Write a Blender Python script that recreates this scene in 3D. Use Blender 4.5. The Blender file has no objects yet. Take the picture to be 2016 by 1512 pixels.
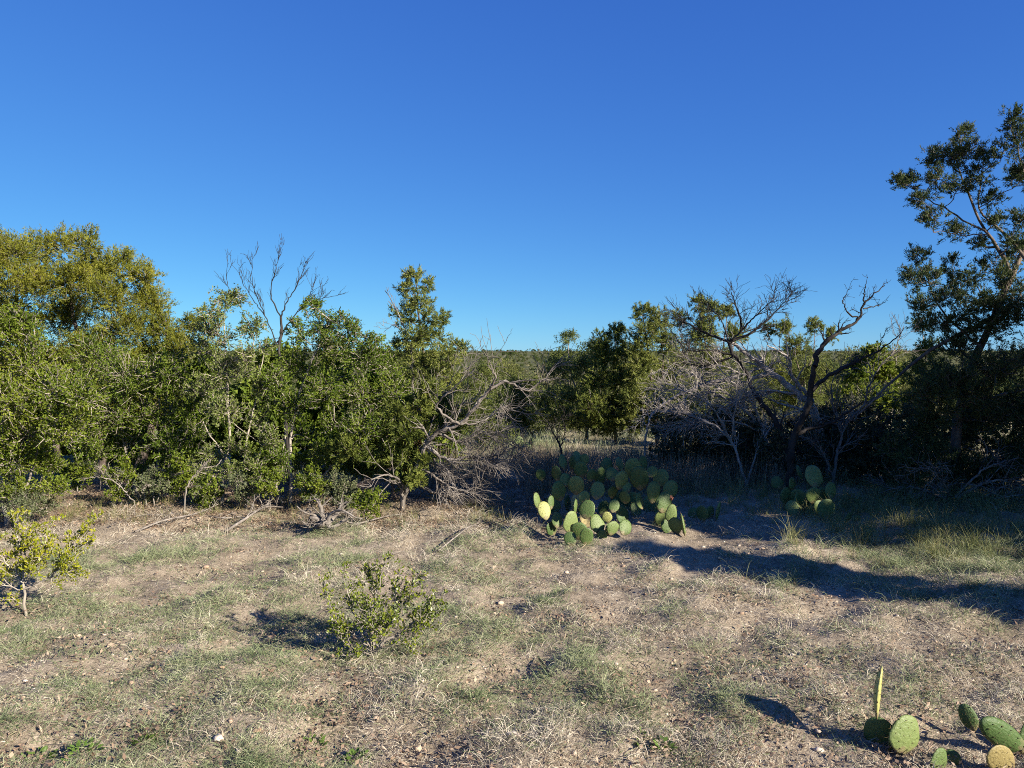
import bpy, math, random
import numpy as np
from mathutils import Vector, Matrix

sc = bpy.context.scene
COL = sc.collection
R = math.radians
rng = np.random.default_rng(7)

# ------------------------------------------------------------------ camera
F = 1514.0                     # focal length in photograph pixels (2016 wide)
HOR = 695.0                    # pixel row of the true horizon
CAMZ = 1.6
PITCH = math.atan((756.0 - HOR) / F)
cam_data = bpy.data.cameras.new("camera")
cam = bpy.data.objects.new("camera", cam_data)
COL.objects.link(cam)
cam.location = (0, 0, CAMZ)
cam.rotation_euler = (R(90) - PITCH, 0, 0)
cam_data.sensor_width = 36.0
cam_data.lens = 36.0 * F / 2016.0
cam_data.clip_start = 0.05
cam_data.clip_end = 20000
sc.camera = cam

# ------------------------------------------------------------------ sky, sun, exposure
SUN_AZ = (0.80, -0.60)         # horizontal direction towards the sun
SUN_EL = 25.0
world = bpy.data.worlds.new("World")
sc.world = world
world.use_nodes = True
wn = world.node_tree
sky = wn.nodes.new("ShaderNodeTexSky")
sky.sky_type = 'NISHITA'
sky.sun_disc = False
sky.sun_elevation = R(SUN_EL)
sky.sun_rotation = math.atan2(SUN_AZ[0], SUN_AZ[1])
sky.altitude = 1000
sky.air_density = 0.8
sky.dust_density = 0.0
sky.ozone_density = 8.0
EXPOSURE = 1.35
bg = wn.nodes["Background"]
bg.inputs["Strength"].default_value = 0.1
# grade of the whole sky towards the photograph's deep clear blue (one curve per colour channel)
sep = wn.nodes.new("ShaderNodeSeparateColor")
com = wn.nodes.new("ShaderNodeCombineColor")
wn.links.new(sky.outputs[0], sep.inputs[0])
for _i, (_k, _g) in enumerate(((.090, .866), (.150, .819), (.365, .456))):
    _p = wn.nodes.new("ShaderNodeMath")
    _p.operation = 'POWER'
    _p.inputs[1].default_value = _g
    _m = wn.nodes.new("ShaderNodeMath")
    _m.operation = 'MULTIPLY'
    _m.inputs[1].default_value = _k / (0.1 * 2 ** EXPOSURE)
    wn.links.new(sep.outputs[_i], _p.inputs[0])
    wn.links.new(_p.outputs[0], _m.inputs[0])
    wn.links.new(_m.outputs[0], com.inputs[_i])
wn.links.new(com.outputs[0], bg.inputs["Color"])

sun_data = bpy.data.lights.new("sun", 'SUN')
sun_data.energy = 5.0
sun_data.angle = R(0.53)
sun_data.color = (1.0, 0.90, 0.76)
sun = bpy.data.objects.new("sun", sun_data)
COL.objects.link(sun)
sv = Vector((SUN_AZ[0] * math.cos(R(SUN_EL)), SUN_AZ[1] * math.cos(R(SUN_EL)), math.sin(R(SUN_EL))))
sun.rotation_euler = sv.to_track_quat('Z', 'Y').to_euler()
sun.location = (20, -15, 20)

vs = sc.view_settings
vs.view_transform = 'Standard'
vs.look = 'None'
vs.exposure = EXPOSURE
vs.gamma = 1.0
vs.use_curve_mapping = False
sc.cycles.max_bounces = 4
sc.cycles.diffuse_bounces = 3
sc.cycles.glossy_bounces = 1
sc.cycles.transmission_bounces = 2
sc.cycles.adaptive_threshold = 0.02
sc.cycles.transparent_max_bounces = 4
sc.cycles.use_denoising = False
sc.cycles.pixel_filter_type = 'BLACKMAN_HARRIS'
sc.cycles.filter_width = 1.0


# ------------------------------------------------------------------ helpers: space
def P(px, py, d):
    """Point on the ray of a photo pixel at the depth d (metres along the ground)."""
    u, v = (px - 1008.0) / F, (756.0 - py) / F
    c, s = math.cos(PITCH), math.sin(PITCH)
    y, z = c + v * s, -s + v * c
    k = d / y
    return np.array([u * k, d, CAMZ + z * k])


def lattice(seed):
    return np.random.default_rng(seed).random((256, 256))


_LAT = {}


def vnoise(x, y, seed=0):
    if seed not in _LAT:
        _LAT[seed] = lattice(seed)
    g = _LAT[seed]
    xi, yi = np.floor(x).astype(int), np.floor(y).astype(int)
    fx, fy = x - xi, y - yi
    fx, fy = fx * fx * (3 - 2 * fx), fy * fy * (3 - 2 * fy)
    a, b = g[xi % 256, yi % 256], g[(xi + 1) % 256, yi % 256]
    c, e = g[xi % 256, (yi + 1) % 256], g[(xi + 1) % 256, (yi + 1) % 256]
    return (a * (1 - fx) + b * fx) * (1 - fy) + (c * (1 - fx) + e * fx) * fy


def fbm(x, y, seed=0, octv=3):
    t, amp, tot = 0, 1.0, 0
    for o in range(octv):
        t = t + amp * vnoise(x * 2 ** o, y * 2 ** o, seed + o)
        tot += amp
        amp *= .5
    return t / tot


_MY = [-3000, 14, 25, 60, 150, 400, 1000, 2000, 3000, 6000]
_MZ = [0, 0, -.55, -3.6, -8.5, -12, -6, 3.5, 11, -30]


def ground_z(x, y):
    x, y = np.asarray(x, float), np.asarray(y, float)
    z = np.interp(y, _MY, _MZ)
    far = np.clip((y - 20) / 200, 0, 1)
    z = z + far * 3.0 * (fbm(x / 160 + 40, y / 220 + 40, 11) - .5)
    z = z + np.clip((y - 800) / 1500, 0, 1) * 9 * (fbm(x / 900 + 40, y / 2500 + 40, 21) - .5)
    near = 1 - np.clip((np.hypot(x, y) - 14) / 20, 0, 1)
    z = z + near * (.10 * (fbm(x * .35 + 30, y * .35 + 30, 31) - .5) + .17 * (fbm(x * 2.6 + 60, y * 2.6 + 60, 41) - .5) * np.clip((9.5 - y) / 2, .25, 1)
                    + 0.05 * (vnoise(x * 7 + 70, y * 9 + 70, 51) - .5))
    return z


def gz(x, y):
    return float(ground_z(x, y))


def G(px, py):
    """Ground point under a photo pixel (near ground)."""
    u, v = (px - 1008.0) / F, (756.0 - py) / F
    c, s = math.cos(PITCH), math.sin(PITCH)
    dy, dz = c + v * s, -s + v * c
    z = 0.0
    for _ in range(6):
        k = (z - CAMZ) / dz
        z = gz(u * k, dy * k)
    k = (z - CAMZ) / dz
    return np.array([u * k, dy * k, z])


def on_ground(px, d):
    p = P(px, 900, d)
    return np.array([p[0], d, gz(p[0], d)])


# ------------------------------------------------------------------ helpers: meshes and objects
def mesh(name, verts, faces, mat, smooth=False, midx=None):
    """faces: list of int arrays (n,3) / (n,4)."""
    me = bpy.data.meshes.new(name)
    verts = np.asarray(verts, np.float32)
    faces = [np.asarray(f, np.int32) for f in faces if len(f)]
    me.vertices.add(len(verts))
    me.vertices.foreach_set("co", verts.ravel())
    nl = sum(f.size for f in faces)
    npoly = sum(len(f) for f in faces)
    me.loops.add(nl)
    me.polygons.add(npoly)
    me.loops.foreach_set("vertex_index", np.concatenate([f.ravel() for f in faces]))
    tot = np.concatenate([np.full(len(f), f.shape[1], np.int32) for f in faces])
    start = np.concatenate([[0], np.cumsum(tot)[:-1]]).astype(np.int32)
    me.polygons.foreach_set("loop_start", start)
    if smooth:
        me.polygons.foreach_set("use_smooth", np.ones(npoly, bool))
    for m in (mat if isinstance(mat, (list, tuple)) else [mat]):
        me.materials.append(m)
    if midx is not None:
        me.polygons.foreach_set("material_index", np.asarray(midx, np.int32))
    me.update(calc_edges=True)
    return me


def obj(name, me, parent=None, loc=None):
    o = bpy.data.objects.new(name, me)
    COL.objects.link(o)
    if parent is not None:
        o.parent = parent
    if loc is not None:
        o.location = loc
    return o


def tag(o, label, cat, group=None, kind=None):
    o["label"] = label
    if cat:
        o["category"] = cat
    if group:
        o["group"] = group
    if kind:
        o["kind"] = kind
    return o


def thing(name, loc, label, cat, group=None):
    o = bpy.data.objects.new(name, None)
    COL.objects.link(o)
    o.location = loc
    o.empty_display_size = .1
    return tag(o, label, cat, group)


def copy_tree(o, parent=None):
    c = o.copy()
    COL.objects.link(c)
    c.parent = parent
    for ch in o.children:
        copy_tree(ch, c)
    return c


def norm(v):
    return v / np.maximum(np.linalg.norm(v, axis=-1, keepdims=True), 1e-9)


def tubes(PP, RR, sides):
    """PP (N,K,3), RR (N,K) -> verts, quads of N tubes (with end closing by small radius)."""
    PP, RR = np.asarray(PP, float), np.asarray(RR, float)
    N, K, _ = PP.shape
    T = np.gradient(PP, axis=1)
    T = norm(T)
    D = norm(PP[:, -1] - PP[:, 0])
    ref = np.zeros((N, 3))
    ref[np.arange(N), np.argmin(np.abs(D), axis=1)] = 1
    A = norm(np.cross(T, ref[:, None, :]))
    B = np.cross(T, A)
    ang = np.linspace(0, 2 * np.pi, sides, endpoint=False)
    ring = A[:, :, None, :] * np.cos(ang)[None, None, :, None] + B[:, :, None, :] * np.sin(ang)[None, None, :, None]
    V = PP[:, :, None, :] + ring * RR[:, :, None, None]
    idx = np.arange(N * K * sides).reshape(N, K, sides)
    a = idx[:, :-1, :]
    b = idx[:, 1:, :]
    q = np.stack([a, np.roll(a, -1, 2), np.roll(b, -1, 2), b], -1).reshape(-1, 4)
    return V.reshape(-1, 3), q


def tube_mesh(name, lines, mat, sides=7):
    """lines: list of (pts (K,3), radii (K,)) of any K, as one mesh."""
    vs_, qs, off = [], [], 0
    byk = {}
    for p, r in lines:
        byk.setdefault(len(p), []).append((p, r))
    for k, ls in byk.items():
        v, q = tubes(np.array([l[0] for l in ls]), np.array([l[1] for l in ls]), sides)
        vs_.append(v)
        qs.append(q + off)
        off += len(v)
    return mesh(name, np.concatenate(vs_), [np.concatenate(qs)], mat, smooth=True)


def resample(pts, K):
    pts = np.asarray(pts, float)
    if len(pts) > 2:                            # Catmull-Rom for a natural bend
        ext = np.vstack([2 * pts[0] - pts[1], pts, 2 * pts[-1] - pts[-2]])
        out = []
        for i in range(1, len(ext) - 2):
            for t in np.linspace(0, 1, 8, endpoint=False):
                a, b, c, e = ext[i - 1], ext[i], ext[i + 1], ext[i + 2]
                out.append(.5 * (2 * b + (c - a) * t + (2 * a - 5 * b + 4 * c - e) * t * t + (3 * b - a - 3 * c + e) * t ** 3))
        out.append(pts[-1])
        pts = np.array(out)
    s = np.concatenate([[0], np.cumsum(np.linalg.norm(np.diff(pts, axis=0), axis=1))])
    t = np.linspace(0, s[-1], K)
    return np.stack([np.interp(t, s, pts[:, i]) for i in range(3)], 1)


def wiggle(p0, p1, K, amp, rg, arch=0.0):
    t = np.linspace(0, 1, K)[:, None]
    L = np.linalg.norm(p1 - p0)
    base = p0 + (p1 - p0) * t
    off = np.zeros((K, 3))
    for f in (1, 2, 3.3):
        off += rg.normal(0, 1, 3) * np.sin(np.pi * f * t + (0 if f == 1 else rg.random() * 3)) * amp / f
    off *= np.sin(np.pi * t) ** .6 * L
    off[:, 2] += (arch * L * np.sin(np.pi * t))[:, 0]
    return base + off


def unit(rg, n):
    v = rg.normal(0, 1, (n, 3))
    return norm(v)


def leaf_quads(pos, d, nrm, L, W):
    d = norm(d)
    s = norm(np.cross(d, nrm))
    n = np.cross(s, d)
    m = pos + d * (L * .5)[:, None] + n * (L * .06)[:, None]
    V = np.stack([pos, m - s * (W * .5)[:, None], pos + d * L[:, None], m + s * (W * .5)[:, None]], 1)
    q = np.arange(len(pos) * 4).reshape(-1, 4)
    return V.reshape(-1, 3), q


def leaf_tris(pos, d, nrm, L, W):
    d = norm(d)
    s = norm(np.cross(d, nrm))
    V = np.stack([pos - s * (W * .5)[:, None], pos + s * (W * .5)[:, None], pos + d * L[:, None]], 1)
    return V.reshape(-1, 3), np.arange(len(pos) * 3).reshape(-1, 3)


# ------------------------------------------------------------------ materials
def new_mat(name):
    m = bpy.data.materials.new(name)
    m.use_nodes = True
    nt = m.node_tree
    nt.nodes.clear()
    out = nt.nodes.new("ShaderNodeOutputMaterial")
    return m, nt, out


def ramp(nt, stops, interp='LINEAR'):
    r = nt.nodes.new("ShaderNodeValToRGB")
    r.color_ramp.interpolation = interp
    el = r.color_ramp.elements
    while len(el) > 1:
        el.remove(el[-1])
    el[0].position, el[0].color = stops[0][0], (*stops[0][1], 1)
    for p, c in stops[1:]:
        e = el.new(p)
        e.color = (*c, 1)
    return r


def math_node(nt, op, a, b=None, clamp=False):
    n = nt.nodes.new("ShaderNodeMath")
    n.operation = op
    n.use_clamp = clamp
    for i, v in enumerate((a, b)):
        if v is None:
            continue
        if isinstance(v, (int, float)):
            n.inputs[i].default_value = v
        else:
            nt.links.new(v, n.inputs[i])
    return n.outputs[0]


def noise(nt, scale, detail=3, coord='Object', rough=.6):
    tc = nt.nodes.new("ShaderNodeTexCoord")
    n = nt.nodes.new("ShaderNodeTexNoise")
    n.inputs["Scale"].default_value = scale
    n.inputs["Detail"].default_value = detail
    n.inputs["Roughness"].default_value = rough
    nt.links.new(tc.outputs[coord], n.inputs["Vector"])
    return n.outputs["Fac"]


def leaf_mat(name, stops, trans=.3, rough=.55, nscale=2.5, nw=.55, spec=.3, inst=False, coord='Object'):
    """Each leaf (mesh island) draws its own colour; slow noise gives lighter and darker sprays."""
    m, nt, out = new_mat(name)
    g = nt.nodes.new("ShaderNodeNewGeometry")
    rnd = g.outputs["Random Per Island"]
    if inst:
        oi = nt.nodes.new("ShaderNodeObjectInfo")
        nz = oi.outputs["Random"]
    else:
        nz = noise(nt, nscale, 2, coord)
        nz = math_node(nt, 'MULTIPLY_ADD', nz, 2.2)
        nz.node.inputs[2].default_value = -.6
        nz.node.use_clamp = True
    v = math_node(nt, 'ADD', math_node(nt, 'MULTIPLY', nz, nw), math_node(nt, 'MULTIPLY', rnd, 1 - nw), True)
    r = ramp(nt, stops)
    nt.links.new(v, r.inputs[0])
    p = nt.nodes.new("ShaderNodeBsdfPrincipled")
    p.inputs["Roughness"].default_value = rough
    p.inputs["Specular IOR Level"].default_value = spec
    nt.links.new(r.outputs[0], p.inputs["Base Color"])
    if trans > 0:
        t = nt.nodes.new("ShaderNodeBsdfTranslucent")
        nt.links.new(r.outputs[0], t.inputs["Color"])
        mx = nt.nodes.new("ShaderNodeMixShader")
        mx.inputs[0].default_value = trans
        nt.links.new(p.outputs[0], mx.inputs[1])
        nt.links.new(t.outputs[0], mx.inputs[2])
        nt.links.new(mx.outputs[0], out.inputs[0])
    else:
        nt.links.new(p.outputs[0], out.inputs[0])
    return m


def bark_mat(name, c0, c1, c2, scale=30, bump=.5):
    m, nt, out = new_mat(name)
    tc = nt.nodes.new("ShaderNodeTexCoord")
    mp = nt.nodes.new("ShaderNodeMapping")
    mp.inputs["Scale"].default_value = (1, 1, .25)
    nt.links.new(tc.outputs["Object"], mp.inputs[0])
    n1 = nt.nodes.new("ShaderNodeTexNoise")
    n1.inputs["Scale"].default_value = scale
    n1.inputs["Detail"].default_value = 5
    nt.links.new(mp.outputs[0], n1.inputs["Vector"])
    n2 = noise(nt, 3.5, 2)
    v = math_node(nt, 'ADD', math_node(nt, 'MULTIPLY', n1.outputs["Fac"], .6), math_node(nt, 'MULTIPLY', n2, .4))
    r = ramp(nt, [(.3, c0), (.5, c1), (.68, c2)])
    nt.links.new(v, r.inputs[0])
    p = nt.nodes.new("ShaderNodeBsdfPrincipled")
    p.inputs["Roughness"].default_value = .85
    p.inputs["Specular IOR Level"].default_value = .2
    nt.links.new(r.outputs[0], p.inputs["Base Color"])
    b = nt.nodes.new("ShaderNodeBump")
    b.inputs["Strength"].default_value = bump
    b.inputs["Distance"].default_value = .01
    nt.links.new(n1.outputs["Fac"], b.inputs["Height"])
    nt.links.new(b.outputs[0], p.inputs["Normal"])
    nt.links.new(p.outputs[0], out.inputs[0])
    return m


M = {}
M['oak'] = leaf_mat("oak_leaf", [(0, (.034, .060, .008)), (.3, (.09, .135, .014)), (.65, (.165, .205, .024)), (1, (.28, .295, .048))], .34, .65, 2.2, .55, .12)
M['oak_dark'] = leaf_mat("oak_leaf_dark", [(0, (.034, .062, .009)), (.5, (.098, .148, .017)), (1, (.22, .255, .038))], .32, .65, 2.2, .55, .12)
M['oak_silver'] = leaf_mat("oak_leaf_silver", [(0, (.05, .078, .020)), (.4, (.12, .158, .036)), (.75, (.20, .235, .062)), (1, (.31, .33, .115))], .3, .6, 2.2, .5, .2)
M['juniper_olive'] = leaf_mat("juniper_olive", [(0, (.04, .056, .008)), (.35, (.11, .128, .014)), (.7, (.185, .188, .020)), (1, (.27, .25, .034))], .25, .7, 2.2, .55, .2)
M['juniper_green'] = leaf_mat("juniper_green", [(0, (.04, .062, .012)), (.45, (.11, .14, .024)), (1, (.22, .235, .05))], .22, .7, 2.2, .55, .2)
M['juniper_pale'] = leaf_mat("juniper_pale", [(0, (.055, .08, .018)), (.45, (.135, .165, .034)), (1, (.26, .265, .065))], .25, .7, 2.2, .55, .2)
M['juniper_dark'] = leaf_mat("juniper_dark", [(0, (.018, .034, .012)), (.5, (.045, .07, .022)), (1, (.11, .13, .036))], .2, .7, 2.2, .5, .2)
M['juniper_dead'] = leaf_mat("juniper_dead", [(0, (.06, .04, .014)), (.5, (.115, .075, .024)), (1, (.18, .12, .04))], .15, .8, 2.2, .4, .1)
M['mesquite'] = leaf_mat("mesquite_leaf", [(0, (.06, .09, .02)), (.5, (.11, .14, .03)), (1, (.20, .22, .06))], .35, .6, 2, .5, .2)
M['yellow_leaf'] = leaf_mat("young_leaf", [(0, (.09, .13, .01)), (.4, (.20, .23, .015)), (.8, (.34, .33, .02)), (1, (.42, .36, .03))], .35, .45, 5, .4, .4)
M['bush_leaf'] = leaf_mat("bush_leaf", [(0, (.04, .07, .008)), (.4, (.11, .155, .012)), (.8, (.22, .25, .02)), (1, (.36, .32, .03))], .3, .4, 6, .4, .5)
M['grey_leaf'] = leaf_mat("grey_green_leaf", [(0, (.05, .07, .035)), (.5, (.11, .13, .06)), (1, (.20, .22, .11))], .25, .6, 3, .5, .2)
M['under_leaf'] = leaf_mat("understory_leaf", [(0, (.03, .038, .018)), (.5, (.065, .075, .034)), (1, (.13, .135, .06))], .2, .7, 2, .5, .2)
M['scrub_a'] = leaf_mat("scrub_leaf_green", [(0, (.03, .05, .014)), (.5, (.065, .088, .022)), (1, (.12, .135, .035))], .2, .7, 1, .6, .2, inst=True)
M['scrub_b'] = leaf_mat("scrub_leaf_grey", [(0, (.07, .075, .035)), (.5, (.12, .12, .055)), (1, (.17, .16, .08))], .2, .7, 1, .6, .2, inst=True)
M['bark_grey'] = bark_mat("bark_grey", (.10, .085, .07), (.22, .195, .165), (.38, .34, .29))
M['bark_pale'] = bark_mat("bark_pale", (.15, .13, .105), (.29, .255, .21), (.43, .39, .33))
M['bark_juniper'] = bark_mat("bark_juniper", (.05, .038, .03), (.115, .09, .072), (.21, .17, .135))
M['bark_dark'] = bark_mat("bark_dark", (.014, .012, .011), (.032, .028, .025), (.065, .057, .05))
M['dead_wood'] = bark_mat("dead_wood", (.07, .06, .05), (.165, .145, .125), (.31, .28, .245))
M['sunlit_pale'] = bark_mat("sunlit_pale_wood", (.14, .12, .105), (.28, .25, .22), (.45, .41, .365))  # pale dead wood, a lighter copy with sunlight put into its colour
M['twig'] = bark_mat("twig", (.13, .11, .09), (.25, .215, .18), (.40, .35, .29), 12, .2)
M['twig_dark'] = bark_mat("twig_dark", (.05, .042, .035), (.11, .095, .08), (.20, .175, .145), 12, .2)


def grass_mat(name, stops, trans, rough=.6, inst=False):
    m, nt, out = new_mat(name)
    g = nt.nodes.new("ShaderNodeNewGeometry")
    if inst:
        oi = nt.nodes.new("ShaderNodeObjectInfo")
        slow = oi.outputs["Random"]
    else:
        slow = math_node(nt, 'MULTIPLY_ADD', noise(nt, 5, 3), 2.4)
        slow.node.inputs[2].default_value = -.7
        slow.node.use_clamp = True
    v = math_node(nt, 'ADD', math_node(nt, 'MULTIPLY', slow, .45), math_node(nt, 'MULTIPLY', g.outputs["Random Per Island"], .55), True)
    r = ramp(nt, stops)
    nt.links.new(v, r.inputs[0])
    p = nt.nodes.new("ShaderNodeBsdfPrincipled")
    p.inputs["Roughness"].default_value = rough
    p.inputs["Specular IOR Level"].default_value = .3
    nt.links.new(r.outputs[0], p.inputs["Base Color"])
    t = nt.nodes.new("ShaderNodeBsdfTranslucent")
    nt.links.new(r.outputs[0], t.inputs["Color"])
    mx = nt.nodes.new("ShaderNodeMixShader")
    mx.inputs[0].default_value = trans
    nt.links.new(p.outputs[0], mx.inputs[1])
    nt.links.new(t.outputs[0], mx.inputs[2])
    nt.links.new(mx.outputs[0], out.inputs[0])
    return m


M['dry_grass'] = grass_mat("dry_grass", [(.1, (.17, .145, .112)), (.35, (.35, .305, .238)), (.65, (.53, .475, .375)), (.9, (.72, .665, .54))], .25)
M['green_grass'] = grass_mat("green_grass", [(.1, (.09, .13, .055)), (.4, (.175, .22, .105)), (.7, (.29, .32, .175)), (.9, (.56, .53, .38))], .3)
M['tall_grass'] = grass_mat("tall_grass", [(.1, (.09, .12, .03)), (.45, (.17, .19, .06)), (.75, (.28, .26, .10)), (.92, (.46, .38, .20))], .3, inst=True)
M['weed_stalk'] = grass_mat("weed_stalk", [(.1, (.10, .08, .055)), (.5, (.20, .16, .11)), (.9, (.34, .27, .18))], .15, inst=True)
M['litter'] = grass_mat("leaf_litter", [(.1, (.12, .08, .055)), (.5, (.24, .165, .11)), (.9, (.40, .31, .22))], .15, inst=True)
M['forb'] = leaf_mat("forb_leaf", [(0, (.05, .10, .015)), (.5, (.10, .17, .03)), (1, (.18, .25, .06))], .3, .5, 8, .4, .3)


def ground_mat():
    m, nt, out = new_mat("ground_soil")
    n1 = noise(nt, .9, 4)
    n2 = noise(nt, 14, 6, rough=.7)
    n3 = noise(nt, 90, 4, rough=.7)
    v = math_node(nt, 'ADD', math_node(nt, 'MULTIPLY', n1, .25), math_node(nt, 'ADD', math_node(nt, 'MULTIPLY', n2, .35), math_node(nt, 'MULTIPLY', n3, .40)))
    near = ramp(nt, [(.34, (.075, .06, .044)), (.45, (.18, .147, .107)), (.53, (.29, .24, .175)), (.64, (.46, .40, .305))])
    nt.links.new(v, near.inputs[0])
    # farther off the soil is under pale dry grass
    f1 = noise(nt, .05, 4)
    f2 = noise(nt, .9, 3)
    fv = math_node(nt, 'ADD', math_node(nt, 'MULTIPLY', f1, .6), math_node(nt, 'MULTIPLY', f2, .4))
    far = ramp(nt, [(.36, (.20, .18, .085)), (.5, (.34, .30, .16)), (.62, (.46, .39, .25))])
    nt.links.new(fv, far.inputs[0])
    scr = ramp(nt, [(.35, (.05, .06, .022)), (.5, (.085, .092, .035)), (.62, (.15, .14, .065)), (.72, (.34, .29, .18))])
    nt.links.new(fv, scr.inputs[0])
    tc = nt.nodes.new("ShaderNodeTexCoord")
    sx = nt.nodes.new("ShaderNodeSeparateXYZ")
    nt.links.new(tc.outputs["Object"], sx.inputs[0])
    mr = nt.nodes.new("ShaderNodeMapRange")
    mr.inputs["From Min"].default_value = 9
    mr.inputs["From Max"].default_value = 16
    nt.links.new(sx.outputs[1], mr.inputs[0])
    mx = nt.nodes.new("ShaderNodeMix")
    mx.data_type = 'RGBA'
    nt.links.new(mr.outputs[0], mx.inputs[0])
    nt.links.new(near.outputs[0], mx.inputs[6])
    mr2 = nt.nodes.new("ShaderNodeMapRange")      # beyond about 150 m: scrub too far off to tell apart
    mr2.inputs["From Min"].default_value = 45
    mr2.inputs["From Max"].default_value = 220
    nt.links.new(sx.outputs[1], mr2.inputs[0])
    mf = nt.nodes.new("ShaderNodeMix")
    mf.data_type = 'RGBA'
    nt.links.new(mr2.outputs[0], mf.inputs[0])
    nt.links.new(far.outputs[0], mf.inputs[6])
    nt.links.new(scr.outputs[0], mf.inputs[7])
    nt.links.new(mf.outputs[2], mx.inputs[7])
    p = nt.nodes.new("ShaderNodeBsdfPrincipled")
    p.inputs["Roughness"].default_value = .95
    p.inputs["Specular IOR Level"].default_value = .1
    nt.links.new(mx.outputs[2], p.inputs["Base Color"])
    b = nt.nodes.new("ShaderNodeBump")
    b.inputs["Strength"].default_value = .8
    b.inputs["Distance"].default_value = .012
    nt.links.new(math_node(nt, 'ADD', n2, math_node(nt, 'MULTIPLY', n3, .5)), b.inputs["Height"])
    nt.links.new(b.outputs[0], p.inputs["Normal"])
    nt.links.new(p.outputs[0], out.inputs[0])
    return m


def stone_mat():
    m, nt, out = new_mat("limestone")
    n1 = noise(nt, 25, 5)
    oi = nt.nodes.new("ShaderNodeObjectInfo")
    g = nt.nodes.new("ShaderNodeNewGeometry")
    v = math_node(nt, 'ADD', math_node(nt, 'MULTIPLY', n1, .4), math_node(nt, 'MULTIPLY', oi.outputs["Random"], .6))
    r = ramp(nt, [(.2, (.30, .20, .13)), (.5, (.46, .36, .26)), (.8, (.60, .52, .42))])
    nt.links.new(v, r.inputs[0])
    p = nt.nodes.new("ShaderNodeBsdfPrincipled")
    p.inputs["Roughness"].default_value = .9
    nt.links.new(r.outputs[0], p.inputs["Base Color"])
    b = nt.nodes.new("ShaderNodeBump")
    b.inputs["Strength"].default_value = .5
    b.inputs["Distance"].default_value = .006
    nt.links.new(n1, b.inputs["Height"])
    nt.links.new(b.outputs[0], p.inputs["Normal"])
    nt.links.new(p.outputs[0], out.inputs[0])
    return m


def pad_mat(name, c0, c1, c2):
    m, nt, out = new_mat(name)
    n1 = noise(nt, 14, 4)
    n2 = noise(nt, 70, 3)
    oi = nt.nodes.new("ShaderNodeObjectInfo")
    v = math_node(nt, 'ADD', math_node(nt, 'MULTIPLY', n1, .45), math_node(nt, 'MULTIPLY', oi.outputs["Random"], .55))
    r = ramp(nt, [(.2, c0), (.5, c1), (.8, c2)])
    nt.links.new(v, r.inputs[0])
    sc_ = ramp(nt, [(.60, (0, 0, 0)), (.70, (1, 1, 1))])
    nt.links.new(n2, sc_.inputs[0])
    mx = nt.nodes.new("ShaderNodeMix")
    mx.data_type = 'RGBA'
    nt.links.new(math_node(nt, 'MULTIPLY', sc_.outputs[0], .6), mx.inputs[0])
    nt.links.new(r.outputs[0], mx.inputs[6])
    mx.inputs[7].default_value = (.25, .21, .12, 1)
    tc = nt.nodes.new("ShaderNodeTexCoord")
    sx = nt.nodes.new("ShaderNodeSeparateXYZ")
    nt.links.new(tc.outputs["Object"], sx.inputs[0])
    n4 = noise(nt, 6, 4)
    ck = ramp(nt, [(.10, (1, 1, 1)), (.26, (0, 0, 0))])
    nt.links.new(math_node(nt, 'ADD', sx.outputs[2], math_node(nt, 'MULTIPLY', math_node(nt, 'SUBTRACT', n4, .5), .6)), ck.inputs[0])
    mk = nt.nodes.new("ShaderNodeMix")
    mk.data_type = 'RGBA'
    nt.links.new(math_node(nt, 'MULTIPLY', ck.outputs[0], .75), mk.inputs[0])
    nt.links.new(mx.outputs[2], mk.inputs[6])
    mk.inputs[7].default_value = (.20, .155, .09, 1)
    mx = mk
    p = nt.nodes.new("ShaderNodeBsdfPrincipled")
    p.inputs["Roughness"].default_value = .5
    p.inputs["Specular IOR Level"].default_value = .35
    nt.links.new(mx.outputs[2], p.inputs["Base Color"])
    b = nt.nodes.new("ShaderNodeBump")
    b.inputs["Strength"].default_value = .6
    b.inputs["Distance"].default_value = .008
    nt.links.new(n1, b.inputs["Height"])
    nt.links.new(b.outputs[0], p.inputs["Normal"])
    nt.links.new(p.outputs[0], out.inputs[0])
    return m


M['pad'] = pad_mat("cactus_pad", (.042, .082, .022), (.078, .125, .034), (.145, .19, .06))
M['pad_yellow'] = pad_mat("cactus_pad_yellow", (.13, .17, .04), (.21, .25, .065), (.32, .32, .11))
M['pad_dry'] = pad_mat("cactus_pad_dry", (.20, .16, .06), (.33, .27, .11), (.44, .37, .18))
M['spine'] = bark_mat("cactus_spine", (.16, .10, .05), (.32, .22, .11), (.5, .4, .24), 40, 0)
M['areole'] = bark_mat("cactus_areole", (.03, .02, .012), (.06, .04, .02), (.12, .08, .05), 40, 0)
M['stone'] = stone_mat()

# ------------------------------------------------------------------ ground
def spaced(lo, hi, step, far_lo, far_hi, n_lo, n_hi):
    mid = np.arange(lo, hi, step)
    up = hi + np.geomspace(step, far_hi - hi, n_hi)
    dn = lo - np.geomspace(step, lo - far_lo, n_lo)[::-1]
    return np.concatenate([dn, mid, up])


gx = spaced(-8, 8, .075, -7000, 7000, 40, 40)
gy = spaced(1.5, 11, .075, -1500, 9000, 25, 70)
X, Y = np.meshgrid(gx, gy, indexing='ij')
Z = ground_z(X, Y)
idx = np.arange(X.size).reshape(X.shape)
q = np.stack([idx[:-1, :-1], idx[1:, :-1], idx[1:, 1:], idx[:-1, 1:]], -1).reshape(-1, 4)
o = obj("ground", mesh("ground", np.stack([X, Y, Z], -1).reshape(-1, 3), [q], ground_mat(), True))
tag(o, "dry sandy ground with pale soil and pebbles, falling away to far scrub", None, kind="structure")


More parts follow.
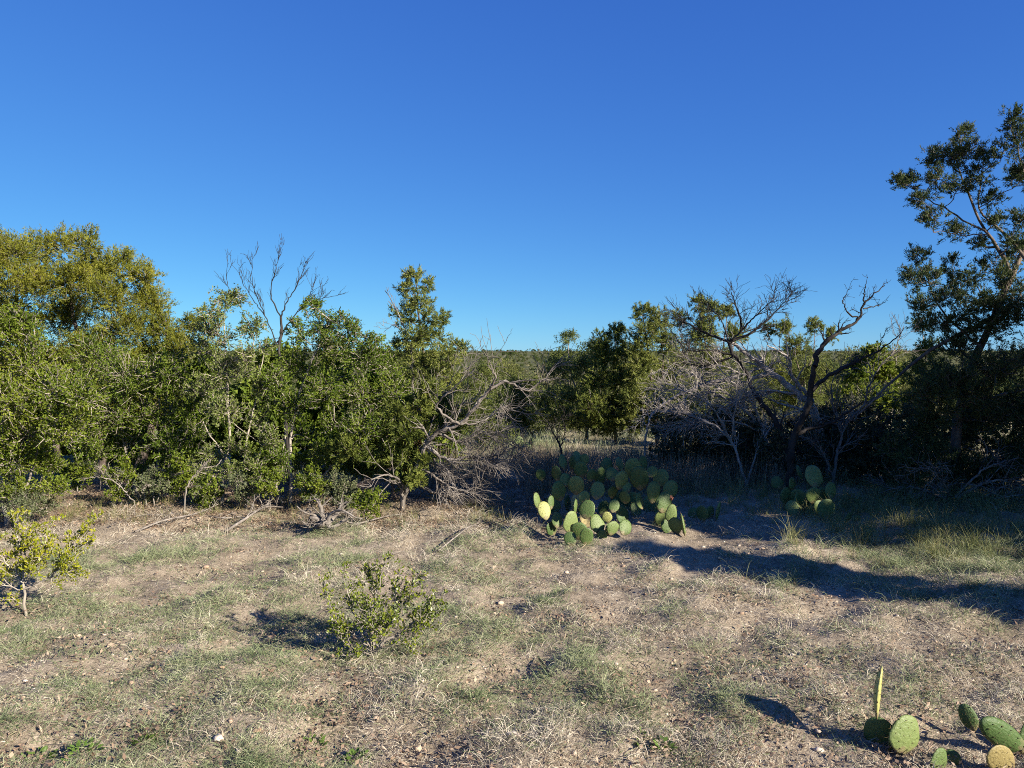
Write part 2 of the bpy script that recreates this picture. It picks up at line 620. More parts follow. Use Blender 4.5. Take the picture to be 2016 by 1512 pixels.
# ------------------------------------------------------------------ tree builder
class Tree:
    """Skeleton of trunk, branches, twigs and leaves, collected relative to the base."""

    def __init__(s, name, label, cat, base, seed, group=None):
        s.base = np.array(base, float)
        s.rg = np.random.default_rng(seed)
        s.root = thing(name, base, label, cat, group)
        s.twigs, s.leaves, s.skel = [], {}, []

    def part(s, name, lines, mat, sides=7):
        return obj(name, tube_mesh(name, [(p - s.base, r) for p, r in lines], mat, sides), s.root)

    def add_skel(s, p, r):
        s.skel.append((p, r))

    def nearest(s, c):
        best = None
        for p, r in s.skel:
            dv = p - c
            dd = np.linalg.norm(dv, axis=1) + np.maximum(0, p[:, 2] - c[2]) * 1.2
            i = int(np.argmin(dd))
            if best is None or dd[i] < best[0]:
                best = (dd[i], p[i], r[i])
        return best[1], best[2]

    def trunk(s, pts, r0, r1, mat, name="trunk", K=14, amp=.02, extra=()):
        p = resample(pts, K)
        p[1:-1] += s.rg.normal(0, amp * .4, (K - 2, 3))
        r = np.linspace(r0, r1, K) * s.rg.uniform(.88, 1.12, K)
        s.add_skel(p, r)
        return s.part(name, [(p, r)] + list(extra), mat, 8)

    def clump(s, c, rad, bmat, lmat, dens=1.0, kind='oak', leafL=.034, leafW=.017, limb=True, rlimb=None, up=.35, nt_k=1.0, wig=.10, branch_part=True):
        """A limb from the nearest wood to c, side branches, twigs, leaves."""
        rg = s.rg
        c, rad = np.array(c, float), np.array(rad, float)
        rm = float(np.mean(rad))
        p0, r0 = s.nearest(c)
        rl = rlimb or min(r0 * .75, .012 + .03 * rm)
        line = wiggle(p0, c, 9, wig, rg, .05)
        NS = 6
        rr = np.linspace(rl, max(.005, rl * .35), 9)
        lines = [(line, rr)]
        nb = max(4, int(10 * dens ** .5 * (rm / .3)))
        subs = []
        ends = c + unit(rg, nb) * rad * rg.uniform(.45, .95, (nb, 1)) + np.array([0, 0, .12 * rm])
        for e in ends:
            i = rg.integers(4, 9)
            b = wiggle(line[i], e, NS, .09, rg, .04)
            subs.append(b)
            lines.append((b, np.linspace(rr[i] * .6, .0025, NS)))
        if branch_part:
            s.part("branch", lines, bmat, 4 if s.base[1] < 8.6 else 3)
        s.add_skel(line, rr)
        # twigs
        nt = int(nt_k * (2700 if kind == 'oak' else 2300) * dens * rm * rm) + 14
        bi = rg.integers(0, nb, nt)
        ti = rg.integers(2, NS, nt)
        st = np.array(subs)[bi, ti]
        # free twigs spread the foliage through the volume
        rand = c + unit(rg, nt) * rad * (rg.random((nt, 1)) ** .45)
        mixw = rg.random((nt, 1)) * .95
        tgt = st * (1 - mixw) + rand * mixw
        outw = norm((tgt - c) / rad)
        dr = norm(outw * .7 + unit(rg, nt) * .7 + np.array([0, 0, up]))
        tl = rg.uniform(.45, 1.0, nt) * min(.16, .45 * rm)
        t = np.linspace(0, 1, 2)[None, :, None]
        tw0 = tgt
        tw = tw0[:, None, :] + dr[:, None, :] * (t * tl[:, None, None]) + rg.normal(0, .006, (nt, 2, 3)) * t
        s.twigs.append(tw)
        # leaves
        key = lmat
        if kind == 'oak':
            k = 14
            tt = rg.uniform(.15, 1.05, (nt, k))
            pos = tw0[:, None, :] + dr[:, None, :] * (tt * tl[:, None])[:, :, None]
            pos = pos + rg.normal(0, .010, pos.shape)
            ld = norm(dr[:, None, :] * .5 + rg.normal(0, .75, pos.shape))
            nn = norm(rg.normal(0, .8, pos.shape) + np.array([0, 0, .35]))
            L = rg.uniform(.6, 1.15, (nt * k)) * leafL
            W = L * (leafW / leafL) * rg.uniform(.8, 1.2, nt * k) * (1 if s.base[1] < 8.6 else 1.25)
        elif kind == 'juniper':
            k = 24
            tt = rg.uniform(.1, 1.1, (nt, k))
            pos = tw0[:, None, :] + dr[:, None, :] * (tt * tl[:, None])[:, :, None]
            pos = pos + rg.normal(0, .011, pos.shape)
            ld = norm(dr[:, None, :] * 1.0 + rg.normal(0, .5, pos.shape))
            nn = unit(rg, nt * k).reshape(pos.shape)
            L = rg.uniform(.6, 1.25, (nt * k)) * leafL
            W = np.full(nt * k, leafW) * rg.uniform(.8, 1.2, nt * k)
        else:                                       # feathery
            k = 16
            tt = rg.uniform(.1, 1.1, (nt, k))
            pos = tw0[:, None, :] + dr[:, None, :] * (tt * tl[:, None])[:, :, None]
            pos = pos + rg.normal(0, .02, pos.shape)
            ld = norm(rg.normal(0, 1, pos.shape) + np.array([0, 0, -.3]))
            nn = unit(rg, nt * k).reshape(pos.shape)
            L = rg.uniform(.6, 1.2, (nt * k)) * leafL
            W = np.full(nt * k, leafW)
        near = kind == 'oak' and s.base[1] < 8.6
        fn = leaf_quads if near else leaf_tris
        v, _ = fn(pos.reshape(-1, 3), ld.reshape(-1, 3), nn.reshape(-1, 3), L, W)
        key = (lmat, 4 if near else 3)
        s.leaves.setdefault(key, []).append(v)

    def finish(s, twig_mat, twig_r=.0022, crown_names=None, twig_keep=.4):
        if s.twigs:
            tw = np.concatenate(s.twigs)
            if twig_keep < 1:
                tw = tw[s.rg.random(len(tw)) < twig_keep]
            v, q = tubes(tw - s.base, np.tile(np.linspace(1.3, .6, 2) * twig_r, (len(tw), 1)), 3)
            t = obj("twigs", mesh("twigs", v, [q], twig_mat), s.root)
            t["kind"] = "stuff"
        for i, ((k, nv), vv) in enumerate(s.leaves.items()):
            v = np.concatenate(vv) - s.base
            nm = (crown_names or {}).get(k, "crown")
            cr = obj(nm, mesh(nm, v, [np.arange(len(v)).reshape(-1, nv)], M[k]), s.root)
            cr["kind"] = "stuff"
            if k == 'juniper_dead':
                cr["label"] = "patch of rust brown dead needles low on the bush"
        return s.root


def px_tree(name, label, cat, base_px, d, trunks, clumps, lmat, bmat, tmat, seed, kind='oak', dens=1.0, leafL=.034, leafW=.017,
            depth=1.0, group=None, up=.35, nt_k=1.0, twig_r=.0022, r0=.05, low=None, twig_keep=.4, rk=.55, grow=1.12, trunk_back=.22):
    """trunks: pixel polylines; clumps: (px, py, rx, ry [, depth offset [, material]]) in photo pixels."""
    base = on_ground(base_px, d)
    t = Tree(name, label, cat, base, seed, group)
    rg = t.rg
    for i, (pl, a, b) in enumerate(trunks):
        pts = [P(q[0], q[1], d + (q[2] if len(q) > 2 else trunk_back * min(1, k / 1.5))) for k, q in enumerate(pl)]
        if i == 0 or len(pl[0]) < 3 or True:
            if pts[0][2] < base[2] + .45 and pts[0][2] > -.6:
                pts[0][2] = gz(pts[0][0], pts[0][1]) - .04
        t.trunk(pts, a * rk, b * rk, M[bmat], "trunk" if i == 0 else "limb")
    cl = []
    for c in clumps:
        dd = c[4] if len(c) > 4 and c[4] is not None else rg.uniform(-.35, .35) * depth
        m = c[5] if len(c) > 5 else lmat
        cl.append((P(c[0], c[1], d + dd), grow * c[2] / F * d, grow * c[3] / F * d, m, dens * (low[1] if low and c[1] > low[0] else 1)))
    cl.sort(key=lambda e: np.linalg.norm(e[0] - base))
    for cpos, rx, rz, m, dn in cl:
        ry = (rx + rz) * .5 * rg.uniform(.9, 1.3) * max(.6, depth)
        t.clump(cpos, (rx, ry, rz), M[bmat], m, dn, kind, leafL, leafW, up=up, nt_k=nt_k)
    return t.finish(M[tmat], twig_r, {'juniper_dead': 'dead_foliage'}, twig_keep)


# ------------------------------------------------------------------ bare (dead) wood builder
def side_twigs(t, line, r, n, lmin, lmax, level, out, up=.15, tmin=.2, spread=.8, wig=.06):
    rg = t.rg
    K = len(line)
    for _ in range(n):
        f = tmin + (1 - tmin) * rg.random()
        i = min(K - 2, int(f * (K - 1)))
        tan = norm(line[i + 1] - line[i])
        dr = norm(tan * .75 + unit(rg, 1)[0] * spread + np.array([0, 0, up]))
        L = rg.uniform(lmin, lmax) * (1.15 - .6 * f)
        p0 = line[i]
        p1 = p0 + dr * L
        b = wiggle(p0, p1, 6, wig, rg, rg.uniform(-.03, .08))
        ra = max(.0022, r[i] * rg.uniform(.35, .55))
        rr = np.linspace(ra, .0013, 6)
        out.append((b, rr))
        if level > 1:
            side_twigs(t, b, rr, max(2, int(n * .45)), lmin * .5, lmax * .5, level - 1, out, up, .2, spread, wig)


def bare_tree(name, label, cat, base_px, d, mains, mat, seed, ntw=10, tw=(.2, .6), level=2, up=.15, base_d=None, dj=.25, first="trunk", spread=.8):
    """mains: list of (pixel polyline [(px,py[,dd])], r0, r1 [, twig count])."""
    base = on_ground(base_px, base_d or d)
    t = Tree(name, label, cat, base, seed)
    rg = t.rg
    tips = {}
    for i, mn in enumerate(mains):
        pl, a, b = mn[:3]
        n = mn[3] if len(mn) > 3 else ntw
        ph = rg.uniform(-1, 1)
        pts = []
        prev = tips.get(tuple(pl[0][:2]))
        for k, q in enumerate(pl):
            dd = q[2] if len(q) > 2 else ((prev or 0) + dj * ph * k / max(1, len(pl) - 1))
            tips.setdefault(tuple(q[:2]), dd)
            pts.append(P(q[0], q[1], d + dd))
        K = 7 * (len(pl) - 1) + 1
        p = resample(pts, K)
        p[1:-1] += rg.normal(0, .006, (K - 2, 3))
        if i == 0:
            p[0][2] = min(p[0][2], gz(p[0][0], p[0][1]) - .03)
        r = np.linspace(a, b, K) * rg.uniform(.88, 1.12, K)
        lines = [(p, r)]
        side_twigs(t, p, r, n, tw[0], tw[1], level, lines, up, spread=spread)
        t.part(first if i == 0 else "branch", lines, M[mat], 6 if i == 0 else 4)
    return t.root



# ------------------------------------------------------------------ left thicket
JL, JW = .040, .0105
px_tree("juniper_tree", "tall olive yellow juniper at the far left, highest crown of the left thicket", "tree", 250, 10.0,
        [([(270, 940), (310, 790), (332, 670), (290, 560)], .085, .03), ([(200, 940), (190, 760), (150, 640), (130, 520)], .07, .025),
         ([(120, 940), (90, 760), (40, 640), (30, 540)], .06, .02)],
        [(-40, 520, 55, 55), (20, 505, 42, 42), (70, 500, 34, 40), (122, 482, 26, 34), (168, 485, 20, 36), (60, 575, 55, 42), (140, 560, 50, 42),
         (190, 540, 34, 40), (232, 525, 30, 34), (283, 545, 26, 32), (225, 590, 45, 40), (300, 600, 34, 36), (-20, 610, 55, 50), (120, 630, 60, 42),
         (30, 650, 60, 50), (250, 650, 50, 42), (320, 650, 22, 34), (180, 700, 70, 45), (290, 720, 55, 50), (80, 720, 60, 50), (378, 640, 22, 24),
         (350, 690, 28, 34), (300, 800, 60, 50), (180, 800, 60, 50)],
        'juniper_olive', 'bark_juniper', 'twig', 101, 'juniper', 1.0, .033, .0098, 1.3, up=.55, grow=1.2, rk=.75)

px_tree("oak_shrub", "leafy green shrub at the left edge, nearest of the left thicket", "shrub", 12, 7.0,
        [([(12, 1035), (5, 900), (10, 800), (30, 690)], .045, .015), ([(30, 1035), (60, 930), (90, 840), (110, 780)], .025, .01)],
        [(-60, 690, 60, 60), (-10, 630, 40, 36), (45, 650, 45, 42), (60, 720, 52, 48), (110, 770, 52, 46), (20, 790, 55, 55), (-50, 800, 50, 60),
         (-40, 890, 50, 55), (60, 860, 62, 46), (128, 842, 48, 42), (160, 780, 36, 34), (20, 910, 45, 35), (85, 915, 40, 28), (30, 960, 45, 26), (100, 960, 34, 22)],
        'oak', 'bark_grey', 'twig', 102, 'oak', 1.1, .029, .0135, twig_keep=.75, twig_r=.0032)

px_tree("grey_shrub", "low grey green bush at the foot of the left edge shrub", "shrub", 45, 6.9,
        [([(45, 1040), (50, 1000), (40, 965)], .016, .008)],
        [(15, 975, 40, 28), (65, 985, 42, 26), (95, 1000, 28, 18), (40, 1005, 40, 20)],
        'grey_leaf', 'bark_grey', 'twig', 103, 'oak', 1.3, .024, .009, .6)

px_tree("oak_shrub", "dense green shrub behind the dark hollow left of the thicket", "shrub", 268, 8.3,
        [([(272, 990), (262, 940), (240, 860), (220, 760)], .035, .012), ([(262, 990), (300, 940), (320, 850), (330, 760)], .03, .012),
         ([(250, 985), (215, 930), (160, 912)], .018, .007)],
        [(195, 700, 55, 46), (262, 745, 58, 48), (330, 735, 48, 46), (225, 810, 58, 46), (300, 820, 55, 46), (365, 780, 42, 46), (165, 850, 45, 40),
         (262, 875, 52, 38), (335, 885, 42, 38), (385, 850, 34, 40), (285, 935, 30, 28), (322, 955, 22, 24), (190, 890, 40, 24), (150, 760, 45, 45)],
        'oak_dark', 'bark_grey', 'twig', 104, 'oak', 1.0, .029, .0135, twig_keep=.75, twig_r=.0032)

px_tree("oak_shrub", "airy topped oak shrub with pale stems left of the bare grey tree", "shrub", 437, 7.9,
        [([(437, 1010), (440, 930), (452, 840), (445, 700), (440, 620)], .035, .01), ([(474, 985), (462, 930), (440, 900), (400, 830)], .026, .009),
         ([(480, 980), (482, 900), (500, 790), (520, 690)], .024, .009)],
        [(442, 590, 22, 26), (412, 612, 24, 30), (470, 588, 22, 20), (494, 640, 32, 28), (430, 660, 42, 36), (388, 690, 30, 34), (500, 700, 36, 38),
         (448, 735, 48, 40), (520, 770, 34, 40), (400, 770, 36, 38), (440, 810, 42, 36), (500, 835, 34, 34), (470, 880, 32, 26), (412, 900, 28, 30),
         (385, 925, 24, 28), (535, 860, 24, 30), (455, 930, 30, 24), (505, 920, 30, 28), (400, 965, 28, 22), (520, 960, 26, 20)],
        'oak_silver', 'bark_pale', 'twig', 105, 'oak', .8, .028, .013, twig_keep=.85, twig_r=.0032)

bare_tree("dead_tree", "bare grey leafless tree rising behind the green left thicket", "tree", 560, 9.6,
          [([(570, 945), (560, 800), (550, 690), (556, 655), (553, 625)], .024, .016, 4),
           ([(553, 625), (535, 590), (536, 555), (556, 490)], .0095, .002, 9),
           ([(553, 625), (560, 605), (585, 560), (604, 514)], .0095, .002, 9),
           ([(556, 655), (590, 610), (625, 590), (676, 578)], .009, .002, 10),
           ([(550, 690), (520, 620), (498, 560), (496, 500)], .0085, .002, 9),
           ([(520, 620), (480, 560), (470, 530), (484, 516)], .006, .002, 6),
           ([(498, 600), (455, 575), (446, 540), (450, 518)], 0.007, .0015, 5),
           ([(590, 610), (610, 580), (622, 545), (618, 538)], 0.007, .0015, 6),
           ([(556, 655), (540, 680), (500, 690)], .012, .004, 4)],
          'bark_dark', 106, 9, (.14, .4), 2, .4, spread=.55)

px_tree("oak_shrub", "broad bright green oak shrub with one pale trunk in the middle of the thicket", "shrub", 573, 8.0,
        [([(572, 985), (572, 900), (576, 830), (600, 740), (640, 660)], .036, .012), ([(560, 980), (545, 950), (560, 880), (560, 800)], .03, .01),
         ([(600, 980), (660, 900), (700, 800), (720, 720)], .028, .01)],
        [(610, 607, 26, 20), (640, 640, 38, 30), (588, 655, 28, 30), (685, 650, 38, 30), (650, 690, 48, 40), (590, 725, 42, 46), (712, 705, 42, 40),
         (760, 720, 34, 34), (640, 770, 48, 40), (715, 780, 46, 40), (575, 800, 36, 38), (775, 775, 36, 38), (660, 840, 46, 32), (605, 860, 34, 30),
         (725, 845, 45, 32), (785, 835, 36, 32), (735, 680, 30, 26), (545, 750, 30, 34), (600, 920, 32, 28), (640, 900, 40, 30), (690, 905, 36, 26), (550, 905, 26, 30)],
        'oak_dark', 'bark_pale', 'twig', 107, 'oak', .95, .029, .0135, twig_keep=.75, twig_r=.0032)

px_tree("juniper_tree", "slender juniper with a spire top standing up from the thicket's right end", "tree", 835, 9.5,
        [([(830, 945), (828, 800), (836, 740), (828, 660), (818, 550)], .05, .012), ([(836, 760), (855, 735), (890, 705), (905, 685)], .022, .01)],
        [(815, 541, 18, 16), (842, 562, 14, 14), (805, 572, 18, 20), (828, 598, 26, 18), (798, 625, 24, 24), (845, 632, 26, 20), (872, 625, 14, 16),
         (820, 665, 30, 22), (860, 670, 24, 18), (902, 682, 22, 14), (872, 705, 30, 20), (795, 690, 28, 26), (820, 730, 34, 30), (880, 745, 30, 22)],
        'juniper_pale', 'bark_juniper', 'twig', 108, 'juniper', .62, JL, JW, .8, grow=1.4)

bare_tree("dead_spire", "thin grey dead stem left of the spire topped juniper", "tree", 808, 9.4,
          [([(815, 945), (812, 720), (800, 660), (785, 620), (758, 572)], .02, .004, 12), ([(800, 660), (775, 640), (755, 655)], .008, .002, 6)],
          'dead_wood', 114, 9, (.1, .35), 2, .3, spread=.5)
bare_tree("dead_brush", "spray of thin pale dead twigs left of the fallen trunk", "branch", 815, 8.3,
          [([(805, 980), (815, 880), (835, 810), (880, 760), (905, 720)], .016, .003, 16), ([(815, 880), (850, 830), (900, 800), (930, 785)], .012, .003, 16),
           ([(815, 850), (830, 790), (850, 760)], .010, .003, 10)],
          'dead_wood', 115, 9, (.15, .45), 2, .15, spread=.5)

px_tree("juniper_bush", "low green juniper bush with a rusty brown patch beside the fallen dead trunk", "shrub", 765, 7.95,
        [([(780, 985), (770, 930), (760, 870), (770, 800)], .04, .015), ([(785, 985), (810, 910), (820, 840)], .03, .012)],
        [(690, 885, 42, 30), (745, 880, 40, 36), (705, 925, 40, 24), (770, 925, 36, 26), (800, 850, 32, 32), (822, 800, 34, 30), (775, 820, 36, 32),
         (815, 888, 18, 24, -.1, 'juniper_dead'), (804, 925, 14, 16, -.1, 'juniper_dead'), (800, 890, 22, 26, -.2), (730, 840, 40, 30), (845, 770, 24, 24), (660, 890, 34, 26), (850, 820, 30, 26, .35), (835, 855, 26, 24, .25), (875, 800, 26, 22, .4), (885, 840, 24, 20, .45), (795, 950, 24, 20, -.1), (815, 940, 24, 22, -.35), (832, 905, 22, 20, -.3), (790, 905, 26, 24, -.25)],
        'juniper_green', 'bark_juniper', 'twig', 109, 'juniper', 1.0, JL, JW, .9)

px_tree("feathery_shrub", "loose feathery light green shrub behind the fallen dead trunk", "shrub", 905, 11.2,
        [([(900, 905), (885, 850), (870, 780)], .03, .01), ([(905, 905), (925, 840), (950, 740)], .025, .01)],
        [(880, 770, 40, 30), (860, 820, 40, 32), (925, 750, 36, 28), (960, 730, 26, 22), (945, 800, 40, 34), (905, 840, 40, 26), (985, 780, 30, 28)],
        'mesquite', 'bark_grey', 'twig', 110, 'feather', .8, .034, .011, .9)

bare_tree("fallen_dead_tree", "fallen grey dead juniper leaning right at the end of the thicket", "tree", 800, 7.75,
          [([(792, 985), (812, 935), (838, 878), (862, 852), (905, 835), (935, 800), (962, 768)], .027, .015, 16),
           ([(962, 768), (1000, 752), (1040, 768), (1095, 722)], .018, .003, 12),
           ([(962, 768), (975, 740), (960, 715), (985, 690)], .012, .002, 8),
           ([(838, 878), (880, 905), (930, 900), (1012, 908)], .022, .004, 24),
           ([(812, 935), (850, 970), (905, 975), (955, 950), (1010, 905)], .017, .005, 22),
           ([(862, 852), (905, 870), (950, 850), (985, 850)], .016, .003, 22),
           ([(838, 878), (870, 930), (915, 940), (960, 925)], .015, .003, 22),
           ([(905, 835), (860, 800), (900, 760), (935, 725)], .014, .003, 12),
           ([(812, 935), (835, 925), (880, 955), (940, 975)], .016, .003, 14),
           ([(905, 835), (950, 830), (990, 800), (1010, 830)], .012, .002, 14),
           ([(792, 985), (790, 950), (760, 935), (730, 945)], .02, .006, 8)],
          'dead_wood', 111, 12, (.2, .62), 2, .0, dj=.6, spread=.65)

px_tree("seedling_shrub", "small leafy sprout bush on the dry ground before the fallen trunk", "shrub", 722, 7.0,
        [([(722, 1040), (720, 1000), (728, 965)], .010, .005)],
        [(710, 985, 28, 20), (742, 975, 24, 18), (725, 1005, 28, 16)], 'oak', 'bark_grey', 'twig', 112, 'oak', .9, .028, .013, .7)

px_tree("grey_shrub", "low twiggy grey bush under the broad oak shrub", "shrub", 640, 7.6,
        [([(640, 1005), (636, 975), (625, 950)], .014, .006), ([(640, 1005), (660, 975), (690, 955)], .012, .006)],
        [(620, 955, 36, 22), (665, 955, 36, 22), (640, 975, 46, 18)], 'grey_leaf', 'bark_grey', 'twig', 113, 'oak', .7, .024, .011, .8)

for i, (bx, d, pts, lab) in enumerate([
        (420, 7.4, [(362, 980), (372, 950), (395, 925), (428, 915), (436, 905)], "pale curved bare stem bowing left beside the pale trunks"),
        (250, 7.7, [(268, 995), (245, 965), (220, 945), (190, 940), (165, 945)], "pale bare stem reaching left out of the dark hollow")]):
    bare_tree("bare_stem", lab, "branch", pts[0][0], d, [(pts, .0075, .004, 8)], 'bark_grey', 120 + i, 5, (.08, .25), 2, .2, first="stem")

for i, (bx, d, hpx, lab) in enumerate([
        (300, 7.75, 60, "leafy sprout at the foot of the dense green shrub"), (352, 7.9, 80, "leafy sprout left of the curved pale stem"),
        (405, 7.7, 50, "small sprout left of the palest trunk"), (478, 7.75, 70, "leafy sprout between the pale trunks"),
        (525, 7.8, 80, "leafy sprout left of the broad oak's trunk"), (612, 7.8, 60, "leafy sprout right of the broad oak's trunk"),
        (680, 7.5, 50, "low sprout before the rusty juniper"), (150, 8.6, 50, "low sprout in the mouth of the dark hollow"),
        (235, 7.9, 75, "thin leafy sprout on the right side of the dark hollow")]):
    yb = 695 + 1.6 * F / d
    px_tree("sprout", lab, "shrub", bx, d, [([(bx, yb), (bx + 4, yb - hpx * .5), (bx - 5, yb - hpx)], .014, .006), ([(bx + 3, yb), (bx + 14, yb - hpx * .6), (bx + 20, yb - hpx * .9)], .010, .005),
                                            ([(bx - 3, yb), (bx - 16, yb - hpx * .5), (bx - 22, yb - hpx * 1.2)], .012, .005)],
            [(bx - 14, yb - hpx * .85, 22, 18), (bx + 16, yb - hpx * .8, 22, 18), (bx, yb - hpx * .45, 26, 16), (bx + 4, yb - hpx * 1.15, 20, 18)],
            'oak' if i % 3 else 'grey_leaf', 'bark_grey', 'twig', 210 + i, 'oak', .7, .03, .015, .8, twig_keep=.8)

# shrubs of the second row that close the thicket from behind
for i, (bx, d, yt, lab) in enumerate([
        (60, 10.6, 720, "shrub of the thicket's second row behind the left edge shrub"), (190, 10.9, 790, "shrub of the second row behind the dark hollow"),
        (330, 10.4, 720, "shrub of the second row behind the dense green one"), (465, 10.2, 740, "shrub of the second row behind the airy topped oak"),
        (600, 10.4, 720, "shrub of the second row behind the pale trunk"), (725, 10.3, 740, "shrub of the second row behind the rusty juniper"),
        (820, 10.9, 790, "low shrub of the second row under the spire juniper")]):
    yb = 695 + 1.6 * F / d
    rg2 = np.random.default_rng(180 + i)
    cls_ = [(bx + rg2.uniform(-75, 75), yy + rg2.uniform(-14, 14), 46, 38) for yy in np.arange(yb - 25, yt, -44) for _ in range(3)]
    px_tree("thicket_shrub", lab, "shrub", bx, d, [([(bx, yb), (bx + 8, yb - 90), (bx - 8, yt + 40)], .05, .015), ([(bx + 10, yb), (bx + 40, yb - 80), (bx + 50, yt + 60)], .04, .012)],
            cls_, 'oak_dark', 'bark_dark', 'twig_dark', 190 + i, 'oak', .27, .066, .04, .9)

# ------------------------------------------------------------------ right side
px_tree("mesquite_tree", "feathery pale green mesquite with thin crown beside the dark juniper", "tree", 1150, 14.0,
        [([(1158, 850), (1148, 800), (1125, 740), (1118, 660)], .05, .01), ([(1150, 850), (1170, 790), (1165, 720)], .04, .012)],
        [(1118, 665, 26, 20), (1100, 735, 36, 34), (1150, 730, 40, 34), (1075, 785, 34, 26), (1130, 790, 46, 28), (1170, 690, 26, 24), (1100, 825, 44, 22), (1150, 830, 44, 22), (1065, 815, 34, 20)],
        'mesquite', 'bark_grey', 'twig', 130, 'feather', .55, .045, .013, .8)
px_tree("juniper_tree", "dark green juniper behind the cactus, left of the taller paler one", "tree", 1215, 13.4,
        [([(1215, 870), (1205, 780), (1212, 660)], .07, .015)],
        [(1180, 672, 26, 24), (1214, 660, 22, 22), (1240, 692, 22, 24), (1200, 705, 40, 30), (1180, 755, 44, 34), (1232, 755, 42, 36), (1215, 805, 48, 28),
         (1170, 800, 34, 24), (1200, 838, 48, 22), (1245, 835, 40, 22), (1165, 835, 34, 20)],
        'juniper_green', 'bark_juniper', 'twig', 131, 'juniper', .8, .045, .012, 1.0)
px_tree("juniper_tree", "tall paler green juniper behind the cactus with a ragged double top", "tree", 1290, 13.0,
        [([(1295, 870), (1285, 760), (1265, 620)], .07, .015), ([(1300, 800), (1305, 700), (1300, 630)], .04, .012)],
        [(1262, 618, 24, 20), (1298, 630, 22, 22), (1272, 662, 34, 30), (1315, 670, 28, 30), (1255, 720, 40, 36), (1325, 735, 38, 36), (1290, 785, 48, 34),
         (1345, 800, 34, 28), (1250, 790, 36, 30), (1290, 830, 48, 24), (1340, 835, 40, 22), (1240, 830, 34, 24)],
        'juniper_pale', 'bark_juniper', 'twig', 132, 'juniper', .8, .045, .012, 1.0)
px_tree("juniper_tree", "pale juniper showing through the branches of the bare tree right of center", "tree", 1400, 15.0,
        [([(1400, 850), (1395, 740), (1380, 610)], .07, .015), ([(1400, 760), (1425, 680), (1430, 610)], .04, .012)],
        [(1372, 600, 22, 18), (1402, 615, 26, 22), (1335, 628, 14, 20), (1432, 618, 18, 18), (1385, 665, 40, 30), (1450, 660, 24, 22), (1400, 720, 52, 36), (1400, 790, 54, 34)],
        'juniper_pale', 'bark_juniper', 'twig', 133, 'juniper', .7, .048, .013, 1.0)
px_tree("juniper_tree", "thin topped juniper seen between the two bare trees", "tree", 1570, 15.5,
        [([(1575, 850), (1575, 740), (1550, 650)], .06, .012), ([(1575, 770), (1600, 700), (1605, 645)], .04, .01)],
        [(1540, 648, 20, 22), (1602, 645, 20, 16), (1570, 690, 32, 22), (1640, 660, 15, 16), (1515, 650, 14, 18), (1520, 735, 40, 30), (1610, 740, 44, 28),
         (1565, 790, 60, 32)],
        'juniper_pale', 'bark_juniper', 'twig', 134, 'juniper', .65, .048, .013, 1.0)
px_tree("oak_shrub", "bright green shrub behind the forked bare tree at the right", "shrub", 1715, 12.5,
        [([(1715, 880), (1710, 800), (1718, 710)], .05, .012)],
        [(1715, 700, 28, 24), (1690, 740, 38, 34), (1745, 740, 36, 34), (1670, 790, 38, 30), (1730, 800, 46, 34)],
        'oak', 'bark_grey', 'twig', 135, 'oak', .75, .05, .026, 1.0)
px_tree("juniper_tree", "small pale trunked juniper behind the big juniper's low limb", "tree", 1820, 11.0,
        [([(1822, 920), (1818, 800), (1822, 720), (1815, 640)], .05, .012)],
        [(1815, 640, 22, 24), (1830, 690, 32, 28), (1800, 740, 34, 30), (1850, 760, 34, 30), (1790, 800, 36, 30)],
        'juniper_green', 'bark_pale', 'twig', 136, 'juniper', .7, .042, .011, 1.0)

for i, (bx, d, yt, lm, lab) in enumerate([
        (945, 13.2, 770, 'mesquite', "low green bush behind the fallen dead tree's right branches"), (1005, 15.0, 765, 'mesquite', "light green bush in the gap beside the distant cactus"),
        (1105, 16.5, 770, 'mesquite', "light green bush behind the feathery mesquite")]):
    yb = 695 + (1.6 - gz((bx - 1008) / F * d, d)) * F / d
    rg2 = np.random.default_rng(260 + i)
    px_tree("gap_bush", lab, "bush", bx, d, [([(bx, yb), (bx + 5, (yb + yt) / 2), (bx - 5, yt + 15)], .03, .01), ([(bx, yb), (bx + 25, (yb + yt) / 2), (bx + 30, yt + 25)], .025, .01)],
            [(bx + rg2.uniform(-48, 48), yy, 34, 26) for yy in np.arange(yb - 18, yt, -26) for _ in range(3)], lm, 'bark_grey', 'twig', 270 + i,
            'juniper' if 'juniper' in lm else 'oak', .45, .046, .016, 1.0)

bare_tree("dead_sapling", "small dark leafless sapling standing behind the prickly pears", "tree", 1106, 9.4,
          [([(1106, 945), (1104, 885), (1098, 868)], .018, .013, 2), ([(1098, 868), (1080, 835), (1060, 810)], .010, .003, 6),
           ([(1104, 885), (1112, 850), (1108, 822)], .010, .003, 6), ([(1098, 868), (1100, 840), (1120, 812)], .008, .002, 5)],
          'bark_dark', 140, 6, (.1, .3), 2, .2)

